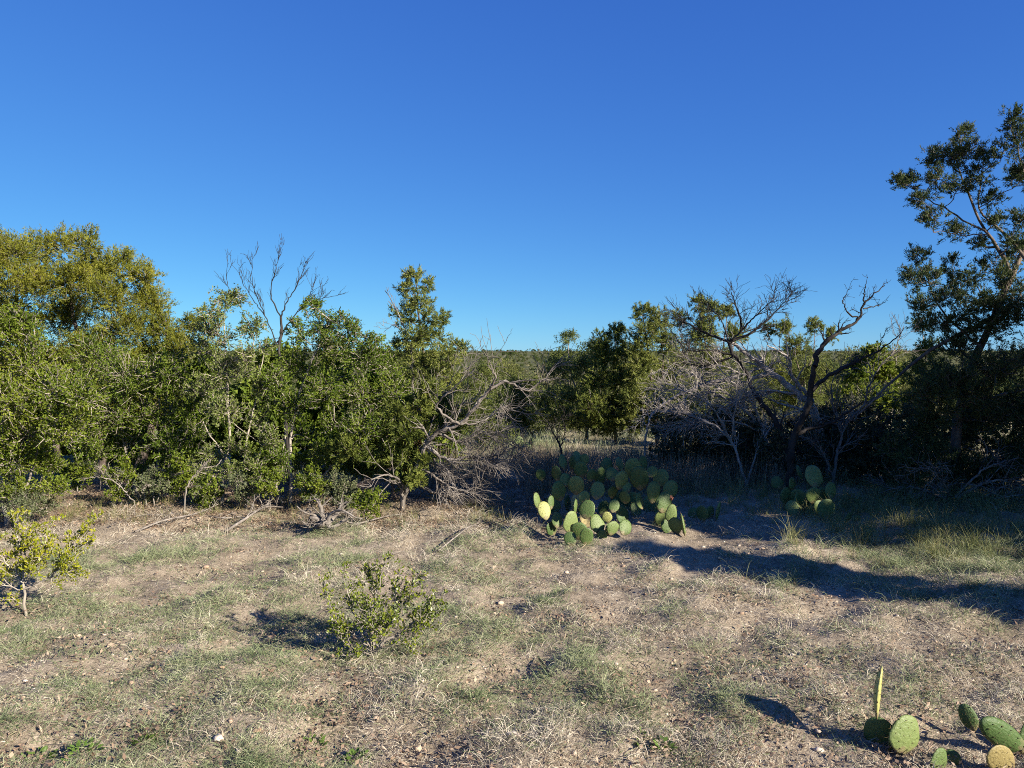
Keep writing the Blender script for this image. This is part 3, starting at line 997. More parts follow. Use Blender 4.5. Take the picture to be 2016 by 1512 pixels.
bare_tree("dead_tree", "dark bare tree with wide fans of dead twigs right of center", "tree", 1535, 8.9,
          [([(1560, 940), (1535, 845), (1505, 800), (1482, 765), (1470, 735), (1446, 700), (1434, 672)], .036, .02, 6),
           ([(1434, 672), (1460, 650), (1452, 610), (1440, 575)], .018, .003, 16),
           ([(1434, 672), (1400, 660), (1360, 640), (1318, 608)], .018, .003, 18),
           ([(1434, 672), (1480, 655), (1530, 610), (1562, 575)], .02, .003, 20),
           ([(1446, 700), (1400, 690), (1355, 690), (1320, 650)], .014, .003, 14),
           ([(1460, 650), (1490, 620), (1520, 590), (1528, 572)], .013, .002, 12),
           ([(1446, 700), (1390, 720), (1340, 715), (1320, 730)], .014, .003, 14),
           ([(1434, 672), (1420, 630), (1400, 610), (1378, 590)], .012, .002, 12)],
          'bark_dark', 141, 12, (.16, .46), 2, .12, dj=.6, spread=.65)

bare_tree("dead_tree", "black forked bare tree with upswept branches at the right", "tree", 1558, 8.5,
          [([(1556, 940), (1560, 870), (1580, 825), (1594, 790), (1598, 755), (1604, 720)], .040, .028, 4),
           ([(1604, 720), (1612, 690), (1650, 655), (1690, 628), (1700, 600), (1742, 562)], .03, .004, 12),
           ([(1598, 770), (1630, 740), (1680, 715), (1730, 690), (1775, 655)], .026, .004, 14),
           ([(1690, 628), (1670, 615), (1660, 590), (1678, 562)], .010, .002, 5),
           ([(1700, 600), (1702, 575), (1708, 545)], .009, .002, 3),
           ([(1700, 608), (1730, 600), (1748, 592)], .008, .002, 4),
           ([(1730, 690), (1738, 665), (1745, 645)], .008, .002, 4),
           ([(1560, 870), (1580, 850), (1640, 830), (1700, 790)], .026, .008, 8)],
          'bark_dark', 142, 8, (.08, .26), 2, .2, dj=.3)

bare_tree("fallen_limb", "pale weathered dead trunk slanting behind the dark bare trees", "branch", 1610, 9.6,
          [([(1625, 900), (1600, 805), (1570, 775), (1520, 735), (1468, 695), (1440, 675)], .06, .02, 12),
           ([(1600, 790), (1560, 740), (1552, 705), (1510, 680)], .03, .006, 10),
           ([(1570, 775), (1510, 770), (1470, 780), (1430, 800)], .022, .004, 14),
           ([(1520, 735), (1470, 740), (1420, 720), (1360, 730)], .016, .003, 16),
           ([(1520, 735), (1460, 755), (1400, 770), (1350, 790)], .014, .003, 16)],
          'sunlit_pale', 143, 14, (.2, .8), 2, .02, dj=.5, spread=.6)
bare_tree("fallen_limb", "long pale bare limb arching down to the left behind the cactus", "branch", 1272, 9.9,
          [([(1268, 915), (1275, 838), (1300, 800), (1350, 772), (1400, 752), (1450, 742)], .012, .026, 12),
           ([(1300, 800), (1330, 805), (1350, 790)], .010, .003, 6), ([(1350, 772), (1330, 745), (1345, 725)], .012, .003, 8),
           ([(1275, 838), (1262, 830), (1250, 845)], .008, .002, 5)],
          'sunlit_pale', 144, 8, (.12, .4), 2, -.1)
bare_tree("dead_brush", "fan of fine grey dead branches arching left under the bare tree", "branch", 1500, 9.3,
          [([(1530, 930), (1500, 850), (1450, 790), (1380, 745), (1310, 720)], .024, .004, 24), ([(1500, 850), (1440, 830), (1370, 830), (1310, 850)], .016, .003, 22),
           ([(1450, 790), (1400, 770), (1350, 700), (1330, 660)], .014, .003, 18), ([(1500, 850), (1480, 790), (1430, 740), (1390, 690)], .014, .003, 18)],
          'sunlit_pale', 145, 14, (.2, .6), 2, .0, dj=.6, spread=.55)
bare_tree("dead_brush", "low sideways sprawl of grey dead twigs behind the cactus thicket", "branch", 1420, 8.9,
          [([(1470, 955), (1440, 870), (1390, 830), (1320, 810), (1265, 815)], .018, .003, 26), ([(1440, 870), (1400, 800), (1350, 770), (1290, 765)], .014, .003, 24),
           ([(1470, 955), (1500, 870), (1545, 820), (1600, 800)], .014, .003, 20), ([(1440, 870), (1450, 800), (1480, 750), (1520, 720)], .012, .003, 20)],
          'sunlit_pale', 147, 14, (.2, .55), 2, .02, dj=.6, spread=.6)
bare_tree("dead_brush", "tangle of fine grey dead branches between the forked tree and the juniper", "branch", 1660, 9.0,
          [([(1640, 940), (1660, 850), (1700, 800), (1760, 770)], .022, .004, 20), ([(1660, 850), (1640, 800), (1640, 750), (1670, 710)], .014, .003, 16),
           ([(1700, 800), (1720, 740), (1760, 690), (1780, 640)], .013, .003, 14), ([(1640, 940), (1610, 880), (1560, 850)], .014, .003, 14)],
          'dead_wood', 146, 14, (.2, .6), 2, .1, dj=.5, spread=.6)

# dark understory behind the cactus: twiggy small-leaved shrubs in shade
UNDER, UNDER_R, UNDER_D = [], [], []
for i, (bx, d, rad, lab) in enumerate([
        (1345, 10.0, 52, "dark twiggy bush in shade under the arching pale limb"),
        (1430, 9.7, 56, "dark twiggy bush in shade left of the bare tree's foot"),
        (1500, 9.2, 46, "low dark bush against the foot of the twiggy bare tree"),
        (1640, 9.4, 52, "dark twiggy bush in shade right of the forked bare tree"),
        (1725, 9.0, 58, "dark bush in shade left of the big juniper's trunk"),
        (1800, 9.6, 60, "dark bush in deep shade under the big juniper's low limb"),
        (1390, 11.4, 50, "shaded bush of the rear row behind the arching limb"),
        (1475, 11.2, 52, "shaded bush of the rear row behind the twiggy bare tree"),
        (1560, 10.6, 52, "shaded bush of the rear row between the two bare trees"),
        (1600, 11.6, 52, "shaded bush of the rear row right of the forked tree's foot"),
        (1680, 11.0, 56, "shaded bush of the rear row left of the big juniper"),
        (1890, 10.4, 60, "dark bush right behind the big juniper's trunk"),
        (1980, 9.8, 60, "dark bush at the right edge behind the big juniper")]):
    yb = 695 + 1.6 * F / d
    if i >= 5:
        c_ = copy_tree(UNDER[i % 5])
        c_.location = on_ground(bx, d)
        c_.rotation_euler = (0, 0, 1.3 * i)
        c_.scale = [rad / UNDER_R[i % 5] * d / UNDER_D[i % 5]] * 3
        c_["label"] = lab
        continue
    UNDER_R.append(rad)
    UNDER_D.append(d)
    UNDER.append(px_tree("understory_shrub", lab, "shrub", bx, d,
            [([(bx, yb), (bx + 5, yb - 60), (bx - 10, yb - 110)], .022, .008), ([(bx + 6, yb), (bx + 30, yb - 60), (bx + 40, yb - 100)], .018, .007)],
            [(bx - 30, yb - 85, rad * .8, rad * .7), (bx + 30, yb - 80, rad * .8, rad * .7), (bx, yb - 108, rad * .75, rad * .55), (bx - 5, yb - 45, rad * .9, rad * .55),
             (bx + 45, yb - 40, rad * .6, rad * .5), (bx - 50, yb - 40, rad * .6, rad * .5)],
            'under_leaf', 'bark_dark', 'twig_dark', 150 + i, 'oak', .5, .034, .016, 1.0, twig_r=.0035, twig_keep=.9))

# the big juniper at the right edge
px_tree("juniper_tree", "big dark juniper at the right edge, tallest tree in the picture", "tree", 1885, 8.3,
        [([(1885, 995), (1878, 900), (1890, 800), (1930, 680), (1985, 560), (2020, 480)], .11, .05),
         ([(1690, 815), (1746, 759), (1815, 702), (1865, 671), (1930, 640), (1990, 600)], .016, .05),
         ([(1990, 540), (1972, 495), (1934, 445), (1918, 406), (1895, 349), (1880, 300)], .04, .010),
         ([(2030, 520), (2007, 491), (1968, 452), (1930, 410), (1935, 340)], .034, .010),
         ([(1945, 462), (1925, 448), (1880, 422), (1803, 379), (1777, 360)], .022, .007),
         ([(2020, 480), (2030, 400), (2010, 320), (1990, 250)], .04, .010),
         ([(1930, 680), (1880, 640), (1840, 590), (1820, 520)], .026, .008),
         ([(1890, 800), (1960, 780), (2040, 760)], .04, .02),
         ([(1880, 900), (1800, 860), (1720, 880)], .03, .01),
         ([(1880, 920), (1960, 890), (2050, 900)], .03, .012)],
        [(1890, 268, 30, 24), (1905, 305, 40, 30), (1868, 310, 34, 30), (1832, 305, 24, 28), (1930, 345, 34, 32), (1850, 350, 34, 24), (1795, 362, 30, 24),
         (1770, 362, 20, 20), (1815, 395, 30, 20), (1840, 430, 36, 20), (1950, 395, 26, 24), (1885, 375, 30, 20), (1985, 240, 24, 24), (2005, 275, 30, 34),
         (1975, 300, 22, 26), (2030, 340, 30, 40), (1990, 350, 22, 22), (1880, 460, 32, 18), (1930, 480, 26, 16), (2010, 430, 28, 26),
         (1808, 510, 26, 26), (1795, 550, 26, 30), (1830, 560, 30, 34), (1880, 525, 28, 24), (1885, 570, 34, 30), (1810, 605, 34, 28), (1925, 590, 34, 28),
         (1985, 560, 36, 34), (2000, 500, 30, 30), (1850, 640, 40, 26), (1930, 650, 44, 34), (1990, 640, 44, 40), (1880, 690, 50, 28), (1960, 720, 60, 40),
         (2020, 720, 50, 50), (1850, 740, 44, 32), (1920, 780, 56, 40), (1990, 810, 56, 46), (1850, 820, 48, 36), (1800, 850, 46, 34), (1910, 860, 56, 40),
         (1980, 890, 56, 36), (1760, 890, 40, 28), (1840, 900, 46, 30), (2040, 840, 50, 60), (1900, 930, 60, 36), (1970, 940, 50, 34), (1800, 930, 50, 30), (1955, 445, 28, 22), (1990, 475, 28, 22), (1955, 525, 30, 24), (1915, 545, 28, 22), (2010, 585, 34, 30), (1895, 618, 34, 24), (1955, 612, 36, 26), (1860, 590, 28, 22), (1870, 760, 50, 36), (1940, 830, 50, 40), (2010, 930, 50, 40), (1820, 780, 40, 34)],
        'juniper_dark', 'bark_juniper', 'twig_dark', 160, 'juniper', .66, .032, .009, 1.0, up=.5, rk=.55, grow=1.13, low=(590, 1.25), twig_keep=.75, twig_r=.0032)

bare_tree("dead_brush", "tangle of low dead branches under the big juniper at right", "branch", 1900, 7.9,
          [([(1880, 985), (1920, 960), (1970, 945), (2040, 950)], .02, .006, 14), ([(1870, 985), (1820, 965), (1770, 960), (1720, 975)], .018, .004, 14),
           ([(1880, 980), (1930, 930), (1990, 905), (2040, 905)], .016, .004, 14), ([(1885, 985), (1940, 985), (2000, 975), (2050, 985)], .014, .004, 14),
           ([(1875, 980), (1840, 930), (1800, 920)], .014, .003, 12)],
          'dead_wood', 161, 12, (.15, .5), 2, 0, dj=.5, first="branch")

# trees beyond the right edge whose shade lies over the cactus and the track
def shade_tree(x, y, h, seed, label, clumps, dens=.55):
    base = np.array([x, y, gz(x, y)])
    t = Tree("juniper_tree", label, "tree", base, seed, None)
    t.trunk([base + (0, 0, -.05), base + (.05, .02, h * .4), base + (-.05, .05, h * .9)], .10, .02, M['bark_juniper'])
    for (ox, oy, oz, r) in clumps:
        t.clump(base + np.array([ox, oy, oz]), (r, r, r * .85), M['bark_juniper'], 'juniper_dark', dens, 'juniper', .15, .085, up=.4, nt_k=.10)
    return t.finish(M['twig_dark'])


def ball(seed, h, w, n, rlo=.35, rhi=.6, zlo=.25):
    rg = np.random.default_rng(seed)
    out = []
    for i in range(n):
        z = h * rg.uniform(zlo, .95)
        ww = w * (1 - .3 * max(0, z / h - .4) / .6)
        a = rg.random() * 6.283
        rr = ww * rg.random() ** .5
        out.append((rr * math.cos(a), rr * math.sin(a), z, rg.uniform(rlo, rhi)))
    return out


OVERHANG = [(-.6 * k, -.8 * k, z, .3) for k in (.45, .78) for z in (3.45, 3.85, 4.25, 4.65)] + [(-.50, -.72, 4.05, .26), (-.44, -.6, 4.9, .3), (-.57, -.76, 3.2, .2), (-.58, -.78, 3.32, .15), (-.46, -.62, 3.18, .15), (-.42, -.57, 3.12, .15), (-.5, -.66, 3.3, .16)]
SHADE = [(7.3, 4.45, 4.4, .55, 28, .36, .5, .25), (5.65, 2.85, 2.75, .3, 17, .18, .30, .2), (6.42, 3.98, 5.2, .5, 36, .34, .46, .38), (7.5, 5.5, 4.1, .8, 28, .4, .6, .12),
         (7.7, 6.9, 3.2, 1.0, 28, .4, .6, .1), (9.2, 8.6, 4.0, 1.2, 20, .45, .65, .2)]
for i, (x, y, h, w, n, ra, rb, zl) in enumerate(SHADE):
    shade_tree(x, y, h, 170 + i, ["juniper beyond the right edge between two others", "small juniper beyond the right edge nearest the camera", "juniper beyond the right edge shading the track",
                                  "juniper beyond the right edge behind the first", "juniper beyond the right edge level with the big juniper",
                                  "farthest juniper beyond the right edge"][i], ball(170 + i, h, w, n, ra, rb, zl) + (OVERHANG if i == 2 else []), .12 if i == 1 else .55)

# ------------------------------------------------------------------ small bushes in the foreground
def small_bush(name, label, base, stems, lmat, seed, leaves_per=26, leafL=.022, leafW=.010, bmat='bark_grey'):
    """stems: list of polylines of offsets from the base (metres)."""
    t = Tree(name, label, "shrub", base, seed)
    rg = t.rg
    tips = []
    for i, (pl, r0) in enumerate(stems):
        pts = [base + np.array(p) for p in pl]
        if i == 0:
            pts[0] = pts[0] - np.array([0, 0, .03])
        p = resample(pts, 12)
        p[1:-1] += rg.normal(0, .005, (10, 3))
        r = np.linspace(r0 * .75, .002, 12)
        lines = [(p, r)]
        n0 = len(lines)
        side_twigs(t, p, r, 9, .07, .20, 2, lines, .25, .25, .9)
        t.part("stem", lines, M[bmat], 5)
        tips += [l for l in lines[n0:]] + [(p[6:], r[6:])]
    pos, dr = [], []
    for l, r in tips:
        n = max(5, int(leaves_per * (np.linalg.norm(l[-1] - l[0]) / .14)))
        ii = rg.uniform(.25, 1, n) * (len(l) - 1)
        i0 = np.minimum(ii.astype(int), len(l) - 2)
        f = (ii - i0)[:, None]
        pos.append(l[i0] * (1 - f) + l[i0 + 1] * f + rg.normal(0, .006, (n, 3)))
        dr.append(np.tile(norm(l[-1] - l[0]), (n, 1)) * .5 + rg.normal(0, .6, (n, 3)) + np.array([0, 0, .25]))
    pos, dr = np.concatenate(pos), np.concatenate(dr)
    L = rg.uniform(.6, 1.15, len(pos)) * leafL
    v, q = leaf_quads(pos - base, dr, norm(rg.normal(0, .7, pos.shape) + np.array([.3, -.2, .7])), L, L * leafW / leafL)
    cr = obj("crown", mesh("crown", v, [q], M[lmat]), t.root)
    cr["kind"] = "stuff"
    return t.root


b = G(735, 1292)
small_bush("small_bush", "small sparse green bush alone on the grass in the middle foreground", b,
           [([(0, 0, 0), (-.02, .02, .18), (.03, .03, .36), (.06, .05, .52)], .009),
            ([(0, 0, .02), (-.07, .0, .16), (-.14, .03, .33), (-.17, .05, .44)], .007),
            ([(0, 0, .03), (.08, -.02, .10), (.16, .0, .13), (.26, .02, .22), (.31, .02, .30)], .010),
            ([(.0, 0, .05), (.06, .05, .22), (.13, .06, .36), (.20, .05, .46)], .007),
            ([(0, 0, .04), (-.08, -.04, .12), (-.20, -.03, .24), (-.27, .02, .36)], .006),
            ([(.0, 0, .10), (.0, .10, .25), (-.05, .12, .40)], .006),
            ([(.16, 0, .13), (.24, -.02, .14), (.30, -.02, .20)], .005),
            ([(0, 0, .01), (-.10, -.05, .06), (-.18, -.06, .14)], .005), ([(0, 0, .01), (.05, -.06, .08), (.09, -.08, .2)], .005),
            ([(0, 0, .02), (.02, -.03, .2), (-.03, -.04, .32)], .005), ([(0, 0, .02), (.10, .06, .16), (.24, .08, .40)], .005)],
           'bush_leaf', 201, 19, .020, .011)
b = G(52, 1222)
small_bush("small_bush", "yellow green young bush on a bare stem at the left edge", b,
           [([(0, 0, 0), (-.01, 0, .14), (-.02, .02, .26), (-.06, .04, .45), (-.10, .05, .66)], .014),
            ([(-.01, 0, .2), (.14, .02, .26), (.27, .03, .38), (.40, .04, .48)], .008),
            ([(-.01, 0, .24), (-.12, .02, .34), (-.2, .0, .5)], .007),
            ([(.0, 0, .26), (.08, .04, .44), (.14, .06, .62)], .007),
            ([(.14, .02, .26), (.26, .05, .46), (.36, .06, .60), (.44, .05, .64)], .006),
            ([(-.02, .02, .3), (.02, .0, .48), (.06, -.02, .58)], .006),
            ([(-.01, 0, .2), (-.14, -.02, .24), (-.26, -.03, .34)], .006), ([(.14, .02, .26), (.22, -.03, .30), (.36, -.05, .34)], .005),
            ([(.0, 0, .24), (.06, -.05, .34), (.10, -.08, .46)], .005), ([(-.12, .02, .34), (-.22, .03, .46), (-.30, .02, .60)], .005)],
           'yellow_leaf', 202, 20, .024, .013, 'bark_pale')

# ------------------------------------------------------------------ prickly pears
def pad_mesh(seed, nu=18, nv=9):
    """A pad 1 high, about .82 wide, .13 thick, narrow at the foot; origin at the foot."""
    rg = np.random.default_rng(seed)
    V = []
    wob = rg.normal(0, .05 if seed % 2 else .085, 4)
    for j in range(nv + 1):
        t = j / nv * math.pi
        for i in range(nu):
            a = 2 * math.pi * i / nu
            # polar outline in the pad's plane, flattened across
            V.append((t, a))
    V = np.array(V)
    t, a = V[:, 0], V[:, 1]
    # lens: outline parameter a, inner parameter t
    rr = np.sin(t)
    ox, oz = np.cos(a), np.sin(a)
    taper = np.where(oz < 0, 1 - .52 * oz * oz, 1 - .06 * oz * oz) + wob[0] * np.sin(3 * a) + wob[1] * np.cos(2 * a)
    x = ox * rr * .42 * taper
    z = .5 + oz * rr * .5
    y = np.cos(t) * .068 * (1 - .25 * rr ** 4) + wob[2] * .8 * (z - .5) ** 2 + wob[3] * x
    W = np.stack([x, y, z], 1)
    idx = np.arange((nv + 1) * nu).reshape(nv + 1, nu)
    q = np.stack([idx[:-1], np.roll(idx[:-1], -1, 1), np.roll(idx[1:], -1, 1), idx[1:]], -1).reshape(-1, 4)
    # areoles and spines in a diagonal grid on both faces and along the rim
    A, Nn = [], []
    for row in range(1, 6):
        for cidx in range(-2, 3):
            xx = (cidx + (.5 if row % 2 else 0)) * .185 + rg.normal(0, .012)
            zz = row * .165 + .02 + rg.normal(0, .012)
            e = (zz - .5) / .5
            wlim = .42 * ((1 - .42 * e * e) if e < 0 else (1 - .06 * e * e)) * math.sqrt(max(0, 1 - e * e))
            if abs(xx) > wlim * .9:
                continue
            f = 1 - (xx / max(wlim, .01)) ** 2
            th = .068 * math.sqrt(max(.05, f * (1 - e * e) ** .5)) * .92
            for sgn in (-1, 1):
                A.append((xx, sgn * th + wob[2] * .8 * (zz - .5) ** 2 + wob[3] * xx, zz))
                Nn.append((xx * .5, sgn * 1.0, (zz - .5) * .5))
    for aa in np.arange(0, 2 * math.pi, .42):
        if -2.2 < aa - 2 * math.pi < -.95 or 4.0 < aa < 5.4:
            continue
        tp = 1 - .42 * math.sin(aa) ** 2 if math.sin(aa) < 0 else 1 - .06 * math.sin(aa) ** 2
        A.append((math.cos(aa) * .415 * tp, 0, .5 + math.sin(aa) * .495))
        Nn.append((math.cos(aa), 0, math.sin(aa)))
    A, Nn = np.array(A), norm(np.array(Nn))
    return W, q, A, Nn


PADS = []
for s in range(6):
    W, q, A, Nn = pad_mesh(300 + s)
    me = mesh("pad", W, [q], M['pad'], True)
    rg = np.random.default_rng(400 + s)
    # spines: thin needles
    n = len(A) * 2
    pos = np.repeat(A, 2, 0)
    dr = norm(np.repeat(Nn, 2, 0) + rg.normal(0, .4, (n, 3)))
    L = rg.uniform(.03, .10, n)
    tip = pos + dr * L[:, None]
    sp, sq = tubes(np.stack([pos, tip], 1), np.tile([.003, .001], (n, 1)), 3)
    sm = mesh("spines", sp, [sq], M['spine'])
    # areoles: small raised cushions
    nA = len(A)
    octv = np.array([(1, 0, 0), (0, 1, 0), (-1, 0, 0), (0, -1, 0), (0, 0, 1), (0, 0, -1)]) * .0135
    av = (A[:, None, :] + octv[None] * rg.uniform(.8, 1.5, (nA, 1, 1))).reshape(-1, 3)
    of = np.array([(0, 1, 4), (1, 2, 4), (2, 3, 4), (3, 0, 4), (1, 0, 5), (2, 1, 5), (3, 2, 5), (0, 3, 5)])
    af = (of[None] + 6 * np.arange(nA)[:, None, None]).reshape(-1, 3)
    am = mesh("areoles", av, [af], M['areole'])
    PADS.append((me, sm, am))

_pc = [0]


def cactus(name, label, pads, d_default, seed, fruit=()):
    """pads: (px, py, width px, height px, depth, yaw deg, roll deg [, material]); pixel = centre of the pad as seen."""
    rg = np.random.default_rng(seed)
    world = []
    for p in pads:
        px, py, w, h, d, yaw, roll = p[:7]
        d = d or d_default
        c = P(px, py, d)
        H = h / F * d
        Wd = w / F * d
        ry, rr = R(yaw), R(roll)
        upv = np.array([math.sin(rr) * math.cos(ry), math.sin(rr) * math.sin(ry), math.cos(rr)])
        world.append((c - upv * H * .5, H, Wd, ry, rr, p[7] if len(p) > 7 else 'pad'))
    lowest = min(world, key=lambda e: e[0][2])
    bx, by = np.mean([w[0][0] for w in world]), np.mean([w[0][1] for w in world])
    base = np.array([bx, by, gz(bx, by)])
    root = thing(name, base, label, "cactus")
    for foot, H, Wd, ry, rr, mt in world:
        me, sm, am = PADS[_pc[0] % len(PADS)]
        _pc[0] += 1
        if mt != 'pad':
            me = me.copy()
            me.materials[0] = M[mt]
        o = obj("pad", me, root)
        sz_ = rg.uniform(.82, 1.12) if d_default > 4 else 1.0
        H, Wd = H * sz_, Wd * sz_
        lift = max(0, gz(foot[0], foot[1]) - .03 - foot[2])
        o.location = foot + np.array([0, 0, lift]) - base
        ry = ry + (R(rg.uniform(-28, 28)) if d_default > 4 else 0)
        tilt = R(rg.uniform(-24, 14)) if d_default > 4 else R(rg.uniform(-6, 6))
        o.rotation_euler = (Matrix.Rotation(ry, 3, 'Z') @ Matrix.Rotation(tilt, 3, 'X') @ Matrix.Rotation(rr, 3, 'Y')).to_euler()
        vis = max(.45, abs(math.cos(ry)))
        wx = min(max(Wd / .84, (.74 if d_default > 4 else .42) * H), H * 1.08)
        o.scale = (wx, max(.12, H * rg.uniform(.8, 1.3)), H)
        if mt == 'pad_dry':
            o["label"] = "dry yellow brown withered pad"
        s1 = obj("spines", sm, o)
        s2 = obj("areoles", am, o)
        s1["kind"] = "stuff"
        s2["kind"] = "stuff"
    return root


def filler(rg, x0, x1, d0, d1, n, h0, h1, top):
    """Pads rooted on the ground that carry the ones seen above them."""
    out = []
    for i in range(n):
        d = rg.uniform(d0, d1)
        px = rg.uniform(x0, x1)
        hh = rg.uniform(h0, h1)
        yb = 695 + 1.6 * F / d
        out.append((px, yb - hh * rg.uniform(.35, top), hh * rg.uniform(.75, .95), hh, d, rg.uniform(-60, 60), rg.uniform(-30, 30)) + (('pad_dry',) if i % 6 == 5 else ()))
    return out


rg_ = np.random.default_rng(55)
cactus("prickly_pear", "sunlit prickly pear in front, pads at its left and right edges lit", [
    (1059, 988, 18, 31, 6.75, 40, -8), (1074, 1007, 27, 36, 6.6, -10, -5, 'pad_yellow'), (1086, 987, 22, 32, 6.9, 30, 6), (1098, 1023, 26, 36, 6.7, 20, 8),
    (1123, 1030, 34, 46, 6.5, 5, 4), (1132, 999, 12, 30, 6.6, 70, 5), (1154, 1005, 36, 36, 6.55, -15, 14), (1151, 981, 30, 30, 6.9, 20, -5),
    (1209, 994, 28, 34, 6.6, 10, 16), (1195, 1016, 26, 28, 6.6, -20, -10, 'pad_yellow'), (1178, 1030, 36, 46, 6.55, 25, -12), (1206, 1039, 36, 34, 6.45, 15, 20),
    (1234, 1041, 30, 32, 6.45, 10, 40), (1122, 1060, 40, 36, 6.35, 10, -15), (1154, 1055, 30, 40, 6.35, -12, 6), (1085, 1040, 30, 34, 6.75, 30, -30),
    (1185, 1062, 30, 30, 6.5, -40, 20), (1140, 1045, 34, 40, 6.5, -20, 8), (1195, 1050, 34, 36, 6.55, 30, -6)], 6.6, 501)
cactus("prickly_pear", "large shaded prickly pear thicket, many dark pads behind the sunlit one", [
    (1064, 933, 26, 30, 7.6, 20, -20), (1096, 932, 28, 34, 7.4, -15, -10), (1114, 945, 28, 28, 7.3, 25, 12), (1111, 908, 18, 34, 7.6, 50, 0),
    (1126, 912, 20, 30, 7.7, -40, 8), (1138, 905, 20, 32, 7.8, 20, -5), (1150, 906, 22, 22, 7.7, 0, 10), (1143, 922, 34, 40, 7.5, -20, -8),
    (1163, 934, 24, 30, 7.3, 40, 10), (1204, 934, 28, 28, 7.3, -25, -20), (1222, 945, 32, 40, 7.1, 10, 12), (1246, 924, 36, 44, 7.5, -20, -6),
    (1268, 914, 26, 30, 7.5, 15, 10), (1282, 929, 24, 24, 7.4, 10, 35), (1259, 943, 36, 48, 7.2, -10, -4), (1236, 955, 26, 30, 7.1, 40, -20),
    (1286, 972, 26, 42, 6.95, 15, 6), (1300, 942, 34, 40, 7.5, -30, 20), (1307, 990, 36, 44, 6.95, 20, 20), (1175, 967, 30, 36, 7.0, -10, 6),
    (1100, 966, 38, 44, 7.2, 10, -10), (1232, 975, 34, 36, 7.05, -25, 6), (1205, 968, 26, 28, 7.2, 35, 0), (1135, 955, 36, 40, 7.3, -15, 4),
    (1180, 940, 30, 36, 7.6, 20, -14), (1262, 985, 34, 38, 7.0, 30, -10), (1320, 965, 30, 36, 7.3, 0, 30), (1195, 918, 26, 32, 7.8, -10, 8),
    (1225, 915, 26, 30, 7.8, 30, -10)] + filler(rg_, 1075, 1310, 7.0, 7.8, 16, 36, 46, .6), 7.3, 502)
budded = cactus("prickly_pear", "small prickly pear with one upright sunlit pad topped by red buds", [
    (1321, 1010, 26, 42, 6.85, 15, 8), (1331, 1037, 30, 34, 6.75, -20, -6), (1349, 1036, 13, 42, 6.7, 75, 4), (1318, 1040, 26, 30, 6.9, 40, -25)], 6.8, 503)
cactus("prickly_pear", "pair of broad dim pads in shade right of the red budded cactus", [
    (1382, 1008, 44, 40, 7.15, -20, -6), (1411, 1007, 26, 36, 7.2, 35, 4), (1396, 1018, 30, 30, 7.25, 10, 14), (1366, 1018, 26, 28, 7.3, -30, -20)], 7.2, 504)
cactus("prickly_pear", "dark shaded prickly pear clump standing alone at right before the bare trees", [
    (1609, 940, 56, 46, 7.5, 5, 8), (1581, 932, 20, 32, 7.6, 50, -4), (1625, 1003, 36, 42, 7.2, -10, 2), (1637, 966, 28, 36, 7.4, 30, 14),
    (1530, 950, 32, 28, 7.8, -20, -20), (1598, 974, 44, 38, 7.4, 15, -5), (1560, 952, 34, 30, 7.7, 20, -14), (1575, 985, 36, 40, 7.5, -20, -16),
    (1618, 975, 34, 36, 7.5, -30, 12), (1548, 975, 34, 40, 7.7, 10, -10)] + filler(rg_, 1540, 1640, 7.3, 7.7, 9, 38, 46, .75), 7.5, 505)
cactus("prickly_pear", "single low prickly pear pad in grass right of the dark clump", [
    (1687, 1023, 32, 22, 7.2, 10, 20), (1668, 1030, 22, 26, 7.2, 30, -20)], 7.2, 506)
cactus("prickly_pear", "distant pale prickly pear beyond the fallen dead tree's twigs", [
    (1022, 868, 22, 24, 11.6, 20, -10), (1045, 870, 18, 28, 11.6, -30, 6), (1035, 885, 24, 26, 11.5, 10, 0), (1008, 888, 22, 24, 11.7, -10, -20), (1050, 888, 20, 22, 11.6, 30, 15)], 11.6, 507)
cactus("prickly_pear", "near prickly pear at lower right with one thin pad standing edge on", [
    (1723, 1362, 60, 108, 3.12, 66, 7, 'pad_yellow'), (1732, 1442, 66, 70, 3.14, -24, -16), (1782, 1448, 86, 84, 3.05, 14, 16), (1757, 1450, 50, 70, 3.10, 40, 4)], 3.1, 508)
cactus("prickly_pear", "near prickly pear at the lower right corner with a long tilted pad", [
    (1907, 1413, 36, 56, 3.2, -35, -24), (1974, 1448, 56, 150, 3.05, 15, -55), (1968, 1494, 60, 84, 2.93, 12, -50, 'pad_dry'), (2040, 1490, 80, 90, 3.1, 10, 10)], 3.1, 509)
cactus("prickly_pear", "lone dull pad at the bottom edge between the two near cacti", [
    (1848, 1498, 48, 56, 2.95, 20, 10), (1872, 1520, 40, 40, 3.0, -30, 20)], 2.95, 510)

# red buds on the upright pad
pb = P(1322, 985, 6.85)
m_, nt_, out_ = new_mat("red_bud")
pp_ = nt_.nodes.new("ShaderNodeBsdfPrincipled")
pp_.inputs["Base Color"].default_value = (.16, .055, .03, 1)
pp_.inputs["Roughness"].default_value = .6
nt_.links.new(pp_.outputs[0], out_.inputs[0])
for k in range(5):
    a = k * 1.26
    tipv = np.array([.016 * math.cos(a), .014 * math.sin(a), .03 + .016 * (k % 2)])
    ln = np.linspace(0, 1, 5)[:, None] * tipv
    obj("bud", tube_mesh("bud", [(ln, np.array([.003, .0045, .005, .004, .001]))], m_, 6), budded, pb - np.array(budded.location))

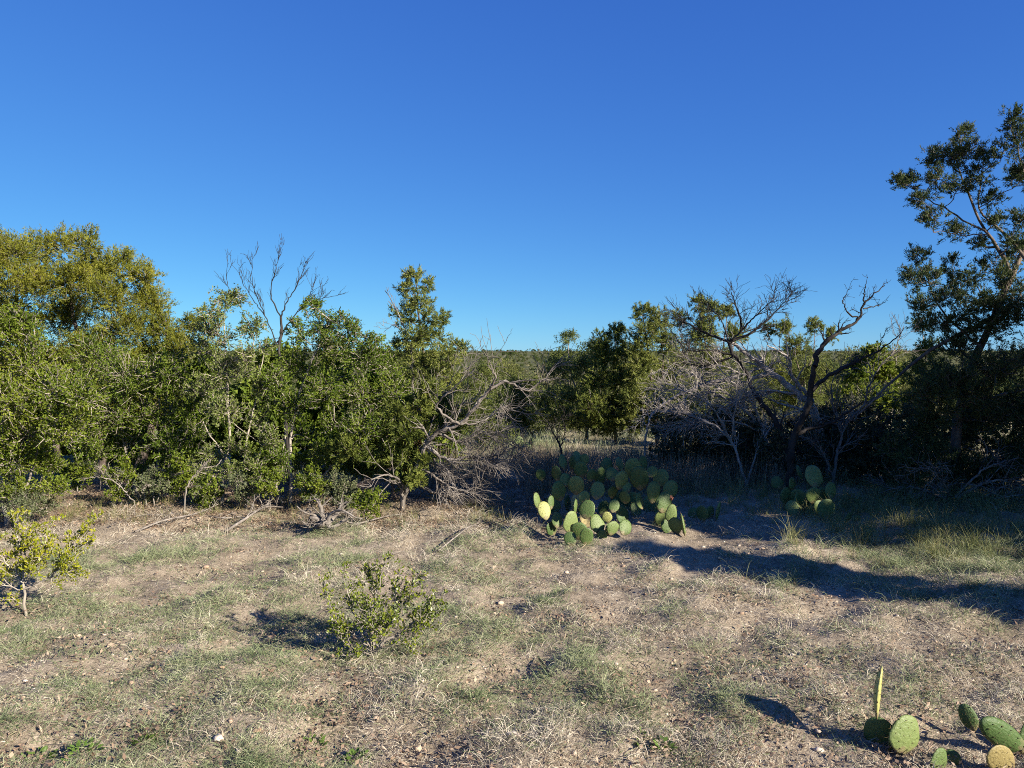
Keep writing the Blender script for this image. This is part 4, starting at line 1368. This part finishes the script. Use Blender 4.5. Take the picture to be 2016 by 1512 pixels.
# ------------------------------------------------------------------ instanced ground cover (stuff)
def gn_scatter(name, label, sources, pos, rot, scl, var, kind="stuff"):
    """A point mesh whose geometry nodes set one of the source meshes on every point."""
    me = bpy.data.meshes.new(name)
    me.vertices.add(len(pos))
    me.vertices.foreach_set("co", np.asarray(pos, np.float32).ravel())
    for nm, ty, ar, key in (("rot", 'FLOAT_VECTOR', rot, "vector"), ("scl", 'FLOAT_VECTOR', scl, "vector"), ("var", 'INT', var, "value")):
        a = me.attributes.new(nm, ty, 'POINT')
        a.data.foreach_set(key, np.asarray(ar, np.int32 if ty == 'INT' else np.float32).ravel())
    o = obj(name, me)
    tag(o, label, None, kind=kind)
    ng = bpy.data.node_groups.new(name, 'GeometryNodeTree')
    ng.interface.new_socket("Geometry", in_out='INPUT', socket_type='NodeSocketGeometry')
    ng.interface.new_socket("Geometry", in_out='OUTPUT', socket_type='NodeSocketGeometry')
    gi, go = ng.nodes.new("NodeGroupInput"), ng.nodes.new("NodeGroupOutput")

    def attr(nm, ty):
        n = ng.nodes.new("GeometryNodeInputNamedAttribute")
        n.data_type = ty
        n.inputs["Name"].default_value = nm
        return n.outputs["Attribute"]
    rt_, sc_, va_ = attr("rot", 'FLOAT_VECTOR'), attr("scl", 'FLOAT_VECTOR'), attr("var", 'INT')
    jn = ng.nodes.new("GeometryNodeJoinGeometry")
    for k, src in enumerate(sources):
        so = bpy.data.objects.new(name + "_source", src)
        oi = ng.nodes.new("GeometryNodeObjectInfo")
        oi.inputs["Object"].default_value = so
        oi.inputs["As Instance"].default_value = True
        cp = ng.nodes.new("FunctionNodeCompare")
        cp.data_type = 'INT'
        cp.operation = 'EQUAL'
        ng.links.new(va_, cp.inputs["A"] if cp.inputs["A"].type == 'INT' else [s for s in cp.inputs if s.type == 'INT'][0])
        [s for s in cp.inputs if s.type == 'INT'][1].default_value = k
        ip = ng.nodes.new("GeometryNodeInstanceOnPoints")
        ng.links.new(gi.outputs[0], ip.inputs["Points"])
        ng.links.new(cp.outputs[0], ip.inputs["Selection"])
        ng.links.new(oi.outputs["Geometry"], ip.inputs["Instance"])
        ng.links.new(rt_, ip.inputs["Rotation"])
        ng.links.new(sc_, ip.inputs["Scale"])
        ng.links.new(ip.outputs[0], jn.inputs[0])
    ng.links.new(jn.outputs[0], go.inputs[0])
    md = o.modifiers.new("scatter", 'NODES')
    md.node_group = ng
    return o


def tuft(name, seed, n, spread, Lr, lean, curl, w, mat, K=5):
    rg = np.random.default_rng(seed)
    root = np.stack([rg.normal(0, spread, n), rg.normal(0, spread, n), np.full(n, -.008)], 1)
    az = rg.random(n) * 2 * np.pi
    az = np.arctan2(np.sin(az) + root[:, 1] / spread * .5, np.cos(az) + root[:, 0] / spread * .5)
    L = rg.uniform(*Lr, n)
    th0 = rg.uniform(*lean, n)                      # angle from upright at the root
    dth = rg.uniform(*curl, n)                      # further bend towards the tip
    tw = rg.normal(0, .5, n)                        # sideways curl
    pts = [root]
    for k in range(1, K):
        f = k / (K - 1)
        th = th0 + dth * f
        a = az + tw * f
        step = np.stack([np.sin(th) * np.cos(a), np.sin(th) * np.sin(a), np.cos(th)], 1) * (L / (K - 1))[:, None]
        nx = pts[-1] + step
        nx[:, 2] = np.maximum(nx[:, 2], .003)
        pts.append(nx)
    C = np.stack(pts, 1)
    T = norm(np.gradient(C, axis=1))
    S = norm(np.cross(T, np.stack([-np.sin(az), np.cos(az), rg.normal(0, .4, n)], 1)[:, None, :]))
    S = norm(np.cross(T, S))
    wk = np.linspace(1, .25, K)[None, :, None] * w * rg.uniform(.7, 1.3, (n, 1, 1))
    V = np.stack([C - S * wk * .5, C + S * wk * .5], 2).reshape(-1, 3)
    b = (np.arange(n) * K * 2)[:, None]
    k2 = (np.arange(K - 1) * 2)[None, :]
    i0 = b + k2
    q = np.stack([i0, i0 + 1, i0 + 3, i0 + 2], -1).reshape(-1, 4)
    return mesh(name, V, [q], mat)


def scatter_xy(rg, n, y0, y1, power=1.0, wide=.72, pad=.4):
    """Points over the ground in view, denser near the camera."""
    u = rg.random(n)
    y = 1 / ((1 / y0 ** power) * (1 - u) + (1 / y1 ** power) * u) ** (1 / power)
    x = (rg.random(n) * 2 - 1) * (y * wide + pad)
    return x, y


def bare(x, y):
    """How bare the soil is: 0 grass .. 1 open soil."""
    n = fbm(x * .9 + 20, y * .9 + 20, 81, 3)
    v = np.clip((n - .54) * 5, 0, 1)
    # track at the right, pale and worn
    tr = np.exp(-(((x - 1.9) / 1.0) ** 2 + ((y - 6.3) / .35) ** 2))
    tr2 = np.exp(-(((x - 1.6) / 1.5) ** 2 + ((y - 4.4) / 1.0) ** 2)) * .55
    hd = np.clip((y - 7.1) / .7, 0, 1) * (x < .2)
    return np.clip(v * .8 + tr * 1.1 + tr2 + hd * .8, 0, 1)


def green(x, y):
    n = fbm(x * 1.1 + 50, y * 1.1 + 50, 91, 3)
    left = .30 * np.exp(-(((x + 2.1) / 2.0) ** 2 + ((y - 5.2) / 1.4) ** 2)) + .12 * np.exp(-(((x + 1.0) / 1.6) ** 2 + ((y - 4.0) / .8) ** 2))
    right = .35 * np.exp(-(((x - 3.8) / 1.3) ** 2 + ((y - 6.0) / 1.0) ** 2))
    return np.clip((n - .42 + left + right - .09 * np.clip(x + .5, 0, 2)) * 5, 0, 1)


rg = np.random.default_rng(900)


def blades(name, label, cx, cy, nper, spread, Lr, lean, curl, w, mat, seed, K=4, tall=None):
    """Curved blades in tufts: cx, cy tuft centres, nper blades in each; one mesh that follows the ground."""
    r2 = np.random.default_rng(seed)
    ti = np.repeat(np.arange(len(cx)), nper)
    n = len(ti)
    ox, oy = r2.normal(0, 1, n) * spread, r2.normal(0, 1, n) * spread
    x, y = cx[ti] + ox, cy[ti] + oy
    root = np.stack([x, y, ground_z(x, y) - .006], 1)
    az = r2.random(n) * 6.283
    az = np.arctan2(np.sin(az) + oy / spread * .6, np.cos(az) + ox / spread * .6)
    hk = (tall[ti] if tall is not None else 1.0)
    L = r2.uniform(*Lr, n) * hk * np.clip(.52 + .12 * (y - 2.6), .52, 1)
    th0, dth, tw = r2.uniform(*lean, n), r2.uniform(*curl, n), r2.normal(0, 1.3, n)
    pts = [root]
    for k in range(1, K):
        f = (k - .5) / (K - 1)
        th, a = th0 + dth * f, az + tw * f
        nx = pts[-1] + np.stack([np.sin(th) * np.cos(a), np.sin(th) * np.sin(a), np.cos(th)], 1) * (L / (K - 1))[:, None]
        nx[:, 2] = np.maximum(nx[:, 2], root[:, 2] + .009)
        pts.append(nx)
    C = np.stack(pts, 1)
    T = norm(np.gradient(C, axis=1))
    S = norm(np.cross(T, unit(r2, n)[:, None, :]))
    wk = np.linspace(1, .3, K)[None, :, None] * (w * r2.uniform(.7, 1.3, n) * (.75 + y * .07))[:, None, None]
    V = np.stack([C - S * wk * .5, C + S * wk * .5], 2).reshape(-1, 3)
    i0 = (np.arange(n) * K * 2)[:, None] + (np.arange(K - 1) * 2)[None, :]
    q_ = np.stack([i0, i0 + 1, i0 + 3, i0 + 2], -1).reshape(-1, 4)
    o_ = obj(name, mesh(name, V, [q_], mat))
    return tag(o_, label, None, kind="stuff")


# tufts of dry grass, shorter or taller from place to place, with soil showing between them
x, y = scatter_xy(rg, 6600, 2.6, 9.0, .25)
cl = fbm(x * 2.2 + 10, y * 2.2 + 10, 95, 3)
keep = (rg.random(len(x)) > bare(x, y) * .9) & (rg.random(len(x)) > green(x, y) * .5) & (rg.random(len(x)) < .30 + 1.3 * cl)
x, y, cl = x[keep], y[keep], cl[keep]
n = len(x)
tall = np.clip(.35 + 2.0 * (cl - .3), .35, 1.6) * rg.uniform(.6, 1.4, n)
nb_ = np.clip(13 + 13 * tall + rg.normal(0, 5, n), 8, 55).astype(int)
for sel, K_, lab in ((y < 3.6, 4, "matted tan dry grass in low curly tufts in the foreground"), (y >= 3.6, 3, "matted tan dry grass farther off before the trees")):
    blades("dry_grass", lab, x[sel], y[sel], nb_[sel], .040, (.028, .07), (.2, 1.35), (.5, 2.4), .0022, M['dry_grass'], 901 + K_, K_, tall[sel])
# loose straw lying flat
x, y = scatter_xy(rg, 14500, 2.6, 8.3, .35)
keep = rg.random(len(x)) > bare(x, y) * .65
x, y = x[keep], y[keep]
blades("straw", "grey tan straw lying flat on the soil between tufts", x, y, np.full(len(x), 6), .06, (.02, .06), (1.1, 1.6), (-.4, .6), .0021, M['dry_grass'], 902, 3)
# green grass, thin between the dry tufts
x, y = scatter_xy(rg, 8200, 2.6, 8.3, .2)
keep = (rg.random(len(x)) < green(x, y) * .85 + .04) & (rg.random(len(x)) > bare(x, y) * .8)
x, y = x[keep], y[keep]
n = len(x)
blades("green_grass", "patches of green grass mixed into the dry grass", x, y, np.clip(rg.normal(20, 8, n), 5, 45).astype(int), .035, (.035, .085), (.1, 1.1), (.3, 2.0), .0023,
       M['green_grass'], 903, 3, rg.uniform(.6, 1.15, n))
# full rounded grass clumps that stand above the mat
x, y = scatter_xy(rg, 3300, 2.7, 7.7, .1)
gk = green(x, y)
rel_ = fbm(x * 2.6 + 60, y * 2.6 + 60, 41)          # clumps sit on the raised spots
keep = (rg.random(len(x)) > bare(x, y) * .95) & (rg.random(len(x)) < np.clip((rel_ - .36) * 5, .12, 1))
x, y, gk = x[keep], y[keep], gk[keep]
isg = rg.random(len(x)) < .32 + .65 * gk
for sel, mt, nm, lab in ((isg, 'green_grass', "green_grass_clumps", "full rounded clumps of green grass above the dry mat"),
                         (~isg, 'dry_grass', "dry_grass_clumps", "full rounded clumps of straw coloured grass above the mat")):
    m_n = int(sel.sum())
    blades(nm, lab, x[sel], y[sel], np.clip(rg.normal(46, 16, m_n), 20, 90).astype(int), .058, (.06, .155), (.05, .9), (.6, 2.0), .0025, M[mt], 905, 4, rg.uniform(.65, 1.15, m_n))

# longer grass along the shaded right edge of the clearing
x, y = rg.uniform(1.6, 4.6, 420), rg.uniform(4.3, 6.3, 420)
keep = (rg.random(420) < np.clip((x - 1.2) / 1.6, .1, 1)) & (rg.random(420) > bare(x, y)) & (x * .6 + y * .8 > 5.15)
x, y = x[keep], y[keep]
n = len(x)
blades("edge_grass", "longer loose grass along the shaded right side of the track", x, y, np.clip(rg.normal(42, 14, n), 15, 80).astype(int), .055, (.07, .19), (.05, .8), (.4, 1.7), .0026,
       M['green_grass'], 907, 4, rg.uniform(.6, 1.2, n))

# tall grass at the right and in the shade behind the cactus
tl_src = [tuft("tall_tuft", 940 + k, 34, .04, (.18, .42), (.05, .55), (.2, 1.1), .0035, M['tall_grass']) for k in range(5)]
x1 = rg.uniform(2.2, 6.0, 900); y1 = rg.uniform(5.6, 8.2, 900)
k1 = rg.random(900) < np.clip((x1 - 2.0) / 1.5, 0, 1) * np.clip((y1 - 5.5) / .8, 0, 1)
x2 = rg.uniform(.3, 6.0, 700); y2 = rg.uniform(7.6, 10.5, 700)
x3 = rg.uniform(-5.5, .0, 160); y3 = rg.uniform(7.0, 8.4, 160)
x = np.concatenate([x1[k1], x2, x3]); y = np.concatenate([y1[k1], y2, y3])
n = len(x)
s = rg.uniform(.35, .8, n) * np.where(x < 0, .7, 1)
gn_scatter("tall_grass", "tall loose green grass under the trees at the right", tl_src, np.stack([x, y, ground_z(x, y)], 1),
           np.stack([rg.normal(0, .1, n), rg.normal(0, .1, n), rg.random(n) * 6.283], 1), np.stack([s, s, s], 1), rg.integers(0, 5, n))

# brown weed stalks behind the cactus, dry grass of the clearing beyond
wd_src = [tuft("weed_tuft", 950 + k, 40, .10, (.22, .50), (.0, .5), (.0, .5), .005, M['weed_stalk']) for k in range(4)]
x = np.concatenate([rg.uniform(.2, 3.2, 240), rg.uniform(-1.2, 2.5, 120)])
y = np.concatenate([rg.uniform(8.6, 10.8, 240), rg.uniform(8.3, 10.8, 120)])
n = len(x)
s = rg.uniform(.5, 1.05, n)
gn_scatter("dry_weeds", "brown dry weed stalks in the shade behind the prickly pears", wd_src, np.stack([x, y, ground_z(x, y)], 1),
           np.stack([rg.normal(0, .1, n), rg.normal(0, .1, n), rg.random(n) * 6.283], 1), np.stack([s, s, s], 1), rg.integers(0, 4, n))
fg_src = [tuft("field_tuft", 960 + k, 50, .14, (.15, .40), (.1, .8), (.2, 1.0), .008, M[('dry_grass', 'dry_grass', 'green_grass')[k]]) for k in range(3)]
x = rg.uniform(-8, 12, 5200); y = rg.uniform(9.5, 34, 5200)
n = len(x)
s = rg.uniform(.35, .85, n)
gn_scatter("field_grass", "pale dry grass of the clearing beyond the trees", fg_src, np.stack([x, y, ground_z(x, y)], 1),
           np.stack([rg.normal(0, .1, n), rg.normal(0, .1, n), rg.random(n) * 6.283], 1), np.stack([s, s, s], 1), rg.choice([0, 1, 2], n, p=[.12, .10, .78]))

# leaf litter: small curled leaves and bits, thick under the left thicket
def litter_src(seed, n, rad, L, W, mat):
    r2 = np.random.default_rng(seed)
    pos = np.stack([r2.normal(0, rad, n), r2.normal(0, rad, n), r2.uniform(.002, .012, n)], 1)
    dr = r2.normal(0, 1, (n, 3)); dr[:, 2] *= .35
    v, q_ = leaf_quads(pos, dr, norm(r2.normal(0, .5, (n, 3)) + np.array([0, 0, 1])), r2.uniform(.5, 1.2, n) * L, r2.uniform(.5, 1.2, n) * W)
    return mesh("litter", v, [q_], mat)


lt_src = [litter_src(970 + k, 40, .07, .026, .012, M['litter']) for k in range(4)] + [litter_src(980 + k, 30, .09, .07, .004, M['weed_stalk']) for k in range(3)]
xa, ya = rg.uniform(-6.0, .4, 3800), rg.uniform(6.9, 9.6, 3800)
xb, yb = scatter_xy(rg, 1300, 2.5, 9, .6)
x, y = np.concatenate([xa, xb]), np.concatenate([ya, yb])
n = len(x)
s = rg.uniform(.6, 1.3, n)
gn_scatter("leaf_litter", "brown leaf litter and bits of straw on the soil", lt_src, np.stack([x, y, ground_z(x, y)], 1),
           np.stack([np.zeros(n), np.zeros(n), rg.random(n) * 6.283], 1), np.stack([s, s, s], 1), rg.integers(0, 7, n))


# ------------------------------------------------------------------ stones
def stone_mesh(seed):
    r2 = np.random.default_rng(seed)
    t = (1 + 5 ** .5) / 2
    v = norm(np.array([(-1, t, 0), (1, t, 0), (-1, -t, 0), (1, -t, 0), (0, -1, t), (0, 1, t), (0, -1, -t), (0, 1, -t), (t, 0, -1), (t, 0, 1), (-t, 0, -1), (-t, 0, 1)], float))
    f = np.array([(0, 11, 5), (0, 5, 1), (0, 1, 7), (0, 7, 10), (0, 10, 11), (1, 5, 9), (5, 11, 4), (11, 10, 2), (10, 7, 6), (7, 1, 8), (3, 9, 4), (3, 4, 2), (3, 2, 6), (3, 6, 8), (3, 8, 9),
                  (4, 9, 5), (2, 4, 11), (6, 2, 10), (8, 6, 7), (9, 8, 1)])
    v = v * r2.uniform(.7, 1.15, (12, 1)) * np.array([1, r2.uniform(.6, .95), r2.uniform(.4, .6)])
    return mesh("stone", v, [f], M['stone'])


st_src = [stone_mesh(990 + k) for k in range(5)]
x, y = scatter_xy(rg, 9000, 2.5, 8.5, .6)
keep = rg.random(len(x)) < (bare(x, y) * .9 + .12)
x, y = x[keep], y[keep]
n = len(x)
s = np.exp(rg.normal(-5.15, .5, n))
gn_scatter("pebbles", "small pale pebbles and crumbs of limestone in the bare soil", st_src, np.stack([x, y, ground_z(x, y) + s * .1], 1),
           np.stack([rg.normal(0, .2, n), rg.normal(0, .2, n), rg.random(n) * 6.283], 1), np.stack([s, s, s], 1), rg.integers(0, 5, n))

STONES = [(405, 1118, 16), (1115, 1128, 14), (525, 1180, 20), (1280, 1118, 12), (1450, 1172, 13), (1560, 1290, 12), (1460, 1208, 12), (878, 1048, 16), (985, 1188, 18),
          (1010, 1450, 34), (1420, 1088, 14), (1470, 1092, 16), (1500, 1080, 13), (1385, 1078, 10), (1540, 1100, 12), (1455, 1075, 10), (430, 1455, 26), (505, 1440, 22), (470, 1480, 24),
          (1340, 1258, 10), (1455, 1270, 12), (1730, 1035, 14), (1760, 1040, 12), (740, 1415, 18), (820, 1475, 20), (1130, 1485, 22), (1290, 1360, 12), (1610, 1440, 14), (900, 1230, 12), (1205, 1210, 12)]
for i, (px, py, w) in enumerate(STONES):
    p = G(px, py)
    o = obj("stone", st_src[i % 5])
    r_ = w * .55 / F * p[1]
    o.scale = (r_, r_ * .9, r_ * .9)
    o.location = (p[0], p[1], p[2] + r_ * .15)
    o.rotation_euler = (0, 0, i * 1.7)
    tag(o, "small pale limestone rock lying on the dry ground", "stone", "small limestone rocks on the ground")

# ------------------------------------------------------------------ fallen sticks on the ground
def stick(name, label, pts_px, r0, r1, seed, n=4, lift=.02, tw=(.05, .2), mat='dead_wood'):
    r2 = np.random.default_rng(seed)
    pts = []
    for k, q_ in enumerate(pts_px):
        p = G(q_[0], q_[1])
        p[2] += (q_[2] if len(q_) > 2 else lift)
        pts.append(p)
    base = pts[0].copy()
    t = Tree(name, label, "branch", base, seed)
    K = 6 * (len(pts) - 1) + 1
    p = resample(pts, K)
    r = np.linspace(r0 * .75, r1 * .7, K)
    lines = [(p, r)]
    side_twigs(t, p, r, n, tw[0], tw[1], 2, lines, .05, .1, .7)
    t.part("stick", lines, M[mat], 6)
    return t.root


stick("fallen_stick", "pale bent stick arching out of the grass left of the sunlit cactus", [(862, 1090), (895, 1070, .05), (930, 1052, .08), (955, 1053, .05)], .010, .006, 601, 1)
stick("fallen_stick", "pale curved stick standing in grass beside the front cactus", [(965, 1062, 0), (978, 1050, .06), (975, 1030, .05)], .006, .003, 602, 0)
stick("fallen_branch", "long pale branch lying along the thicket's foot at left", [(265, 1052), (320, 1036, .05), (390, 1018, .04), (430, 1002, .05)], .014, .006, 603, 7)
stick("fallen_branch", "dark dead branch on the litter left of the root tangle", [(445, 1050), (480, 1036, .06), (520, 1015, .08), (560, 1008, .05)], .020, .008, 604, 9, tw=(.08, .3))
stick("fallen_branch", "forked dead branch lying flat under the pale trunks", [(350, 1030), (400, 1022, .03), (440, 1030, .05), (480, 1022, .03)], .012, .006, 605, 8)
stick("fallen_branch", "thin dead branch right of the root tangle", [(690, 1040), (740, 1032, .05), (790, 1020, .04), (850, 1022, .03)], .012, .005, 606, 8, tw=(.08, .3))
stick("fallen_branch", "grey branch lying below the fallen dead tree", [(830, 985), (880, 992, .05), (930, 985, .06), (980, 975, .04)], .012, .005, 607, 8, tw=(.08, .35))
stick("fallen_branch", "thin pale sticks crossing the litter by the dark hollow", [(215, 1040), (270, 1022, .03), (330, 1020, .03), (400, 1035, .02)], .008, .004, 608, 8)
stick("fallen_stick", "short dark stick in the grass right of the small bush", [(1060, 1300), (1075, 1320, .01), (1085, 1335, .01)], .008, .004, 609, 0, mat='bark_dark')
stick("fallen_stick", "short pale stick lying on the worn soil", [(1520, 1282), (1545, 1280, .015), (1560, 1284, .01)], .005, .004, 610, 0)

# tangle of upturned roots at the thicket's foot
bp = G(640, 1045)
t = Tree("root_tangle", "grey tangle of dead roots lying before the thicket", "roots", bp, 620)
for k in range(11):
    a = k / 11 * 6.283 + t.rg.uniform(-.2, .2)
    e = bp + np.array([math.cos(a) * t.rg.uniform(.18, .42), math.sin(a) * t.rg.uniform(.1, .3), t.rg.uniform(.02, .26)])
    l = wiggle(bp + np.array([0, 0, .06]), e, 9, .16, t.rg, .10)
    r = np.linspace(.024, .004, 9)
    ls = [(l, r)]
    side_twigs(t, l, r, 6, .06, .2, 2, ls, .1, .3, 1.0)
    t.part("root", ls, M['dead_wood'], 5)

# small green forbs between the grass
for i, (px, py, sz, lab) in enumerate([
        (160, 1488, .07, "flat green weed near the bottom left corner"), (70, 1500, .06, "low green weed at the very bottom left"),
        (283, 1470, .05, "tiny green weed in pale grass at lower left"), (610, 1475, .06, "green weed beside the pale soil at bottom"),
        (1305, 1478, .045, "small dark green sprout on bare soil at the bottom"), (700, 1500, .05, "green weed at the bottom below the small bush"),
        (1262, 1465, .04, "pale green sprout left of the dark green sprout")]):
    p = G(px, py)
    r2 = np.random.default_rng(640 + i)
    n = 60
    a = r2.random(n) * 6.283
    rr = sz * r2.random(n) ** .6
    pos = np.stack([rr * np.cos(a), rr * np.sin(a), r2.uniform(.005, .05, n) * (1 - rr / sz * .6)], 1)
    dr = np.stack([np.cos(a), np.sin(a), r2.uniform(.1, .9, n)], 1)
    v, q_ = leaf_quads(pos, dr, norm(r2.normal(0, .4, (n, 3)) + np.array([0, 0, 1])), r2.uniform(.5, 1.1, n) * .03, r2.uniform(.5, 1.1, n) * .016)
    rt = thing("green_weed", p, lab, "weed")
    c = obj("leaves", mesh("leaves", v, [q_], M['forb']), rt)
    c["kind"] = "stuff"

# ------------------------------------------------------------------ the scrub beyond
def bush_parts(seed, h, w, nleaf, L, W, dense=1.0, lobes=9):
    r2 = np.random.default_rng(seed)
    cs = []
    for k in range(lobes):
        z = h * r2.uniform(.22, .86)
        ww = w * (1 - .5 * max(0, z / h - .45) / .55)
        a = r2.random() * 6.283
        q_ = ww * .75 * r2.random() ** .5
        cs.append((q_ * math.cos(a), q_ * math.sin(a), z, r2.uniform(.22, .36) * w))
    cs = np.array(cs)
    k = r2.integers(0, lobes, nleaf)
    u = unit(r2, nleaf)
    pos = cs[k, :3] + u * cs[k, 3:4] * (r2.random((nleaf, 1)) ** .4) * np.array([1, 1, .9])
    pos[:, 2] = np.maximum(pos[:, 2], .08)
    dr = norm(u * .5 + unit(r2, nleaf) * .8 + np.array([0, 0, .4]))
    v, q_ = leaf_quads(pos, dr, unit(r2, nleaf), r2.uniform(.6, 1.25, nleaf) * L, r2.uniform(.7, 1.2, nleaf) * W)
    lines = []
    for c in cs:
        lines.append((wiggle(np.array([0, 0, -.1]), c[:3], 6, .08, r2), np.linspace(.03, .008, 6) * (h / 2)))
    return v, q_, lines


def far_bush(seed, h, w, nleaf, L, W, lm):
    v, q_, lines = bush_parts(seed, h, w, nleaf, L, W)
    return mesh("scrub_bush", v, [q_], M[lm])


sc_src = [far_bush(700, 2.4, 1.5, 1500, .17, .075, 'scrub_a'), far_bush(701, 3.0, 1.3, 1500, .17, .075, 'scrub_a'), far_bush(702, 1.6, 1.5, 1200, .16, .06, 'scrub_b'),
          far_bush(703, 2.0, 1.9, 1700, .17, .075, 'scrub_a'), far_bush(704, 1.2, 1.2, 800, .16, .05, 'scrub_b')]
rs = np.random.default_rng(710)
N = 13000
u = rs.random(N)
y = 55 * (3200 / 55) ** (u ** .9)
x = (rs.random(N) * 2 - 1) * (y * .74 + 15)
op = fbm(x / 22 + 80, y / 30 + 80, 720, 2)
keep = op < .62 + np.clip((y - 200) / 400, 0, 1)
x, y = x[keep], y[keep]
n = len(x)
s = np.exp(rs.normal(-.1, .32, n)) * (1 + np.clip((y - 250) / 900, 0, 1.6))
gn_scatter("scrub", "far scrubland of low green and grey bushes reaching to the horizon", sc_src, np.stack([x, y, ground_z(x, y) - .1], 1),
           np.stack([np.zeros(n), np.zeros(n), rs.random(n) * 6.283], 1), np.stack([s, s, s * rs.uniform(.75, 1.1, n)], 1),
           rs.choice(5, n, p=[.26, .17, .2, .22, .15]))

# nearer bushes of the scrub one can tell apart: things
PROTO = []
M['mid_a'] = leaf_mat("mid_bush_green", [(0, (.03, .05, .012)), (.5, (.07, .095, .02)), (1, (.15, .165, .04))], .22, .7, 1.2, .5, .2)
M['mid_b'] = leaf_mat("mid_bush_light", [(0, (.06, .075, .02)), (.5, (.12, .135, .035)), (1, (.20, .20, .06))], .25, .7, 1.2, .5, .2)
M['mid_c'] = leaf_mat("mid_bush_grey", [(0, (.08, .08, .04)), (.5, (.14, .135, .07)), (1, (.22, .20, .11))], .22, .7, 1.2, .5, .2)
LAB = {0: ("round green bush in the scrub beyond the clearing", "green bushes beyond the clearing"),
       1: ("light green feathery bush in the scrub beyond the clearing", "light green bushes beyond the clearing"),
       2: ("low grey green bush in the scrub beyond the clearing", "grey bushes beyond the clearing")}
for k, (h, w, nl, L, W, lm) in enumerate([(2.3, 1.3, 7000, .075, .03, 'mid_a'), (2.5, 1.3, 6500, .08, .02, 'mid_b'), (1.3, 1.2, 5000, .07, .022, 'mid_c')]):
    v, q_, lines = bush_parts(730 + k, h, w, nl, L, W, lobes=14)
    r0 = thing("scrub_bush", (0, 0, 0), LAB[k][0], "bush", LAB[k][1])
    obj("stems", tube_mesh("stems", lines, M['bark_grey'], 5), r0)["kind"] = "stuff"
    obj("crown", mesh("crown", v, [q_], M[lm]), r0)["kind"] = "stuff"
    PROTO.append([r0, False])
rs = np.random.default_rng(740)
spots = [((px_ - 1008) / F * d_, d_) for px_, d_ in ((940, 16.5), (990, 18.5), (1045, 20), (1010, 24), (955, 22), (1070, 17.8), (1080, 25), (1120, 22), (1350, 19), (1450, 18), (1520, 20),
                                                     (1640, 17), (1480, 24), (1680, 21), (1560, 26))]
while len(spots) < 110:
    yy = 17 * (58 / 17) ** rs.random()
    xx = (rs.random() * 2 - 1) * (yy * .45 + 1) + yy * .06
    px = 1008 + xx / yy * F
    if yy < 26 and 960 < px < 1330:
        continue
    if min([9] + [math.hypot(xx - a, yy - b_) for a, b_ in spots]) < 1.5:
        continue
    if px < 420 or (yy < 40 and px < 800) or px > 1800:
        continue
    spots.append((xx, yy))
for xx, yy in spots:
    k = int(rs.choice(3, p=[.45, .3, .25]))
    r0, used = PROTO[k]
    o = r0 if not used else copy_tree(r0)
    PROTO[k][1] = True
    o.location = (xx, yy, gz(xx, yy))
    s = rs.uniform(.65, 1.05)
    o.scale = (s, s, s * rs.uniform(.85, 1.1))
    o.rotation_euler = (0, 0, rs.random() * 6.283)
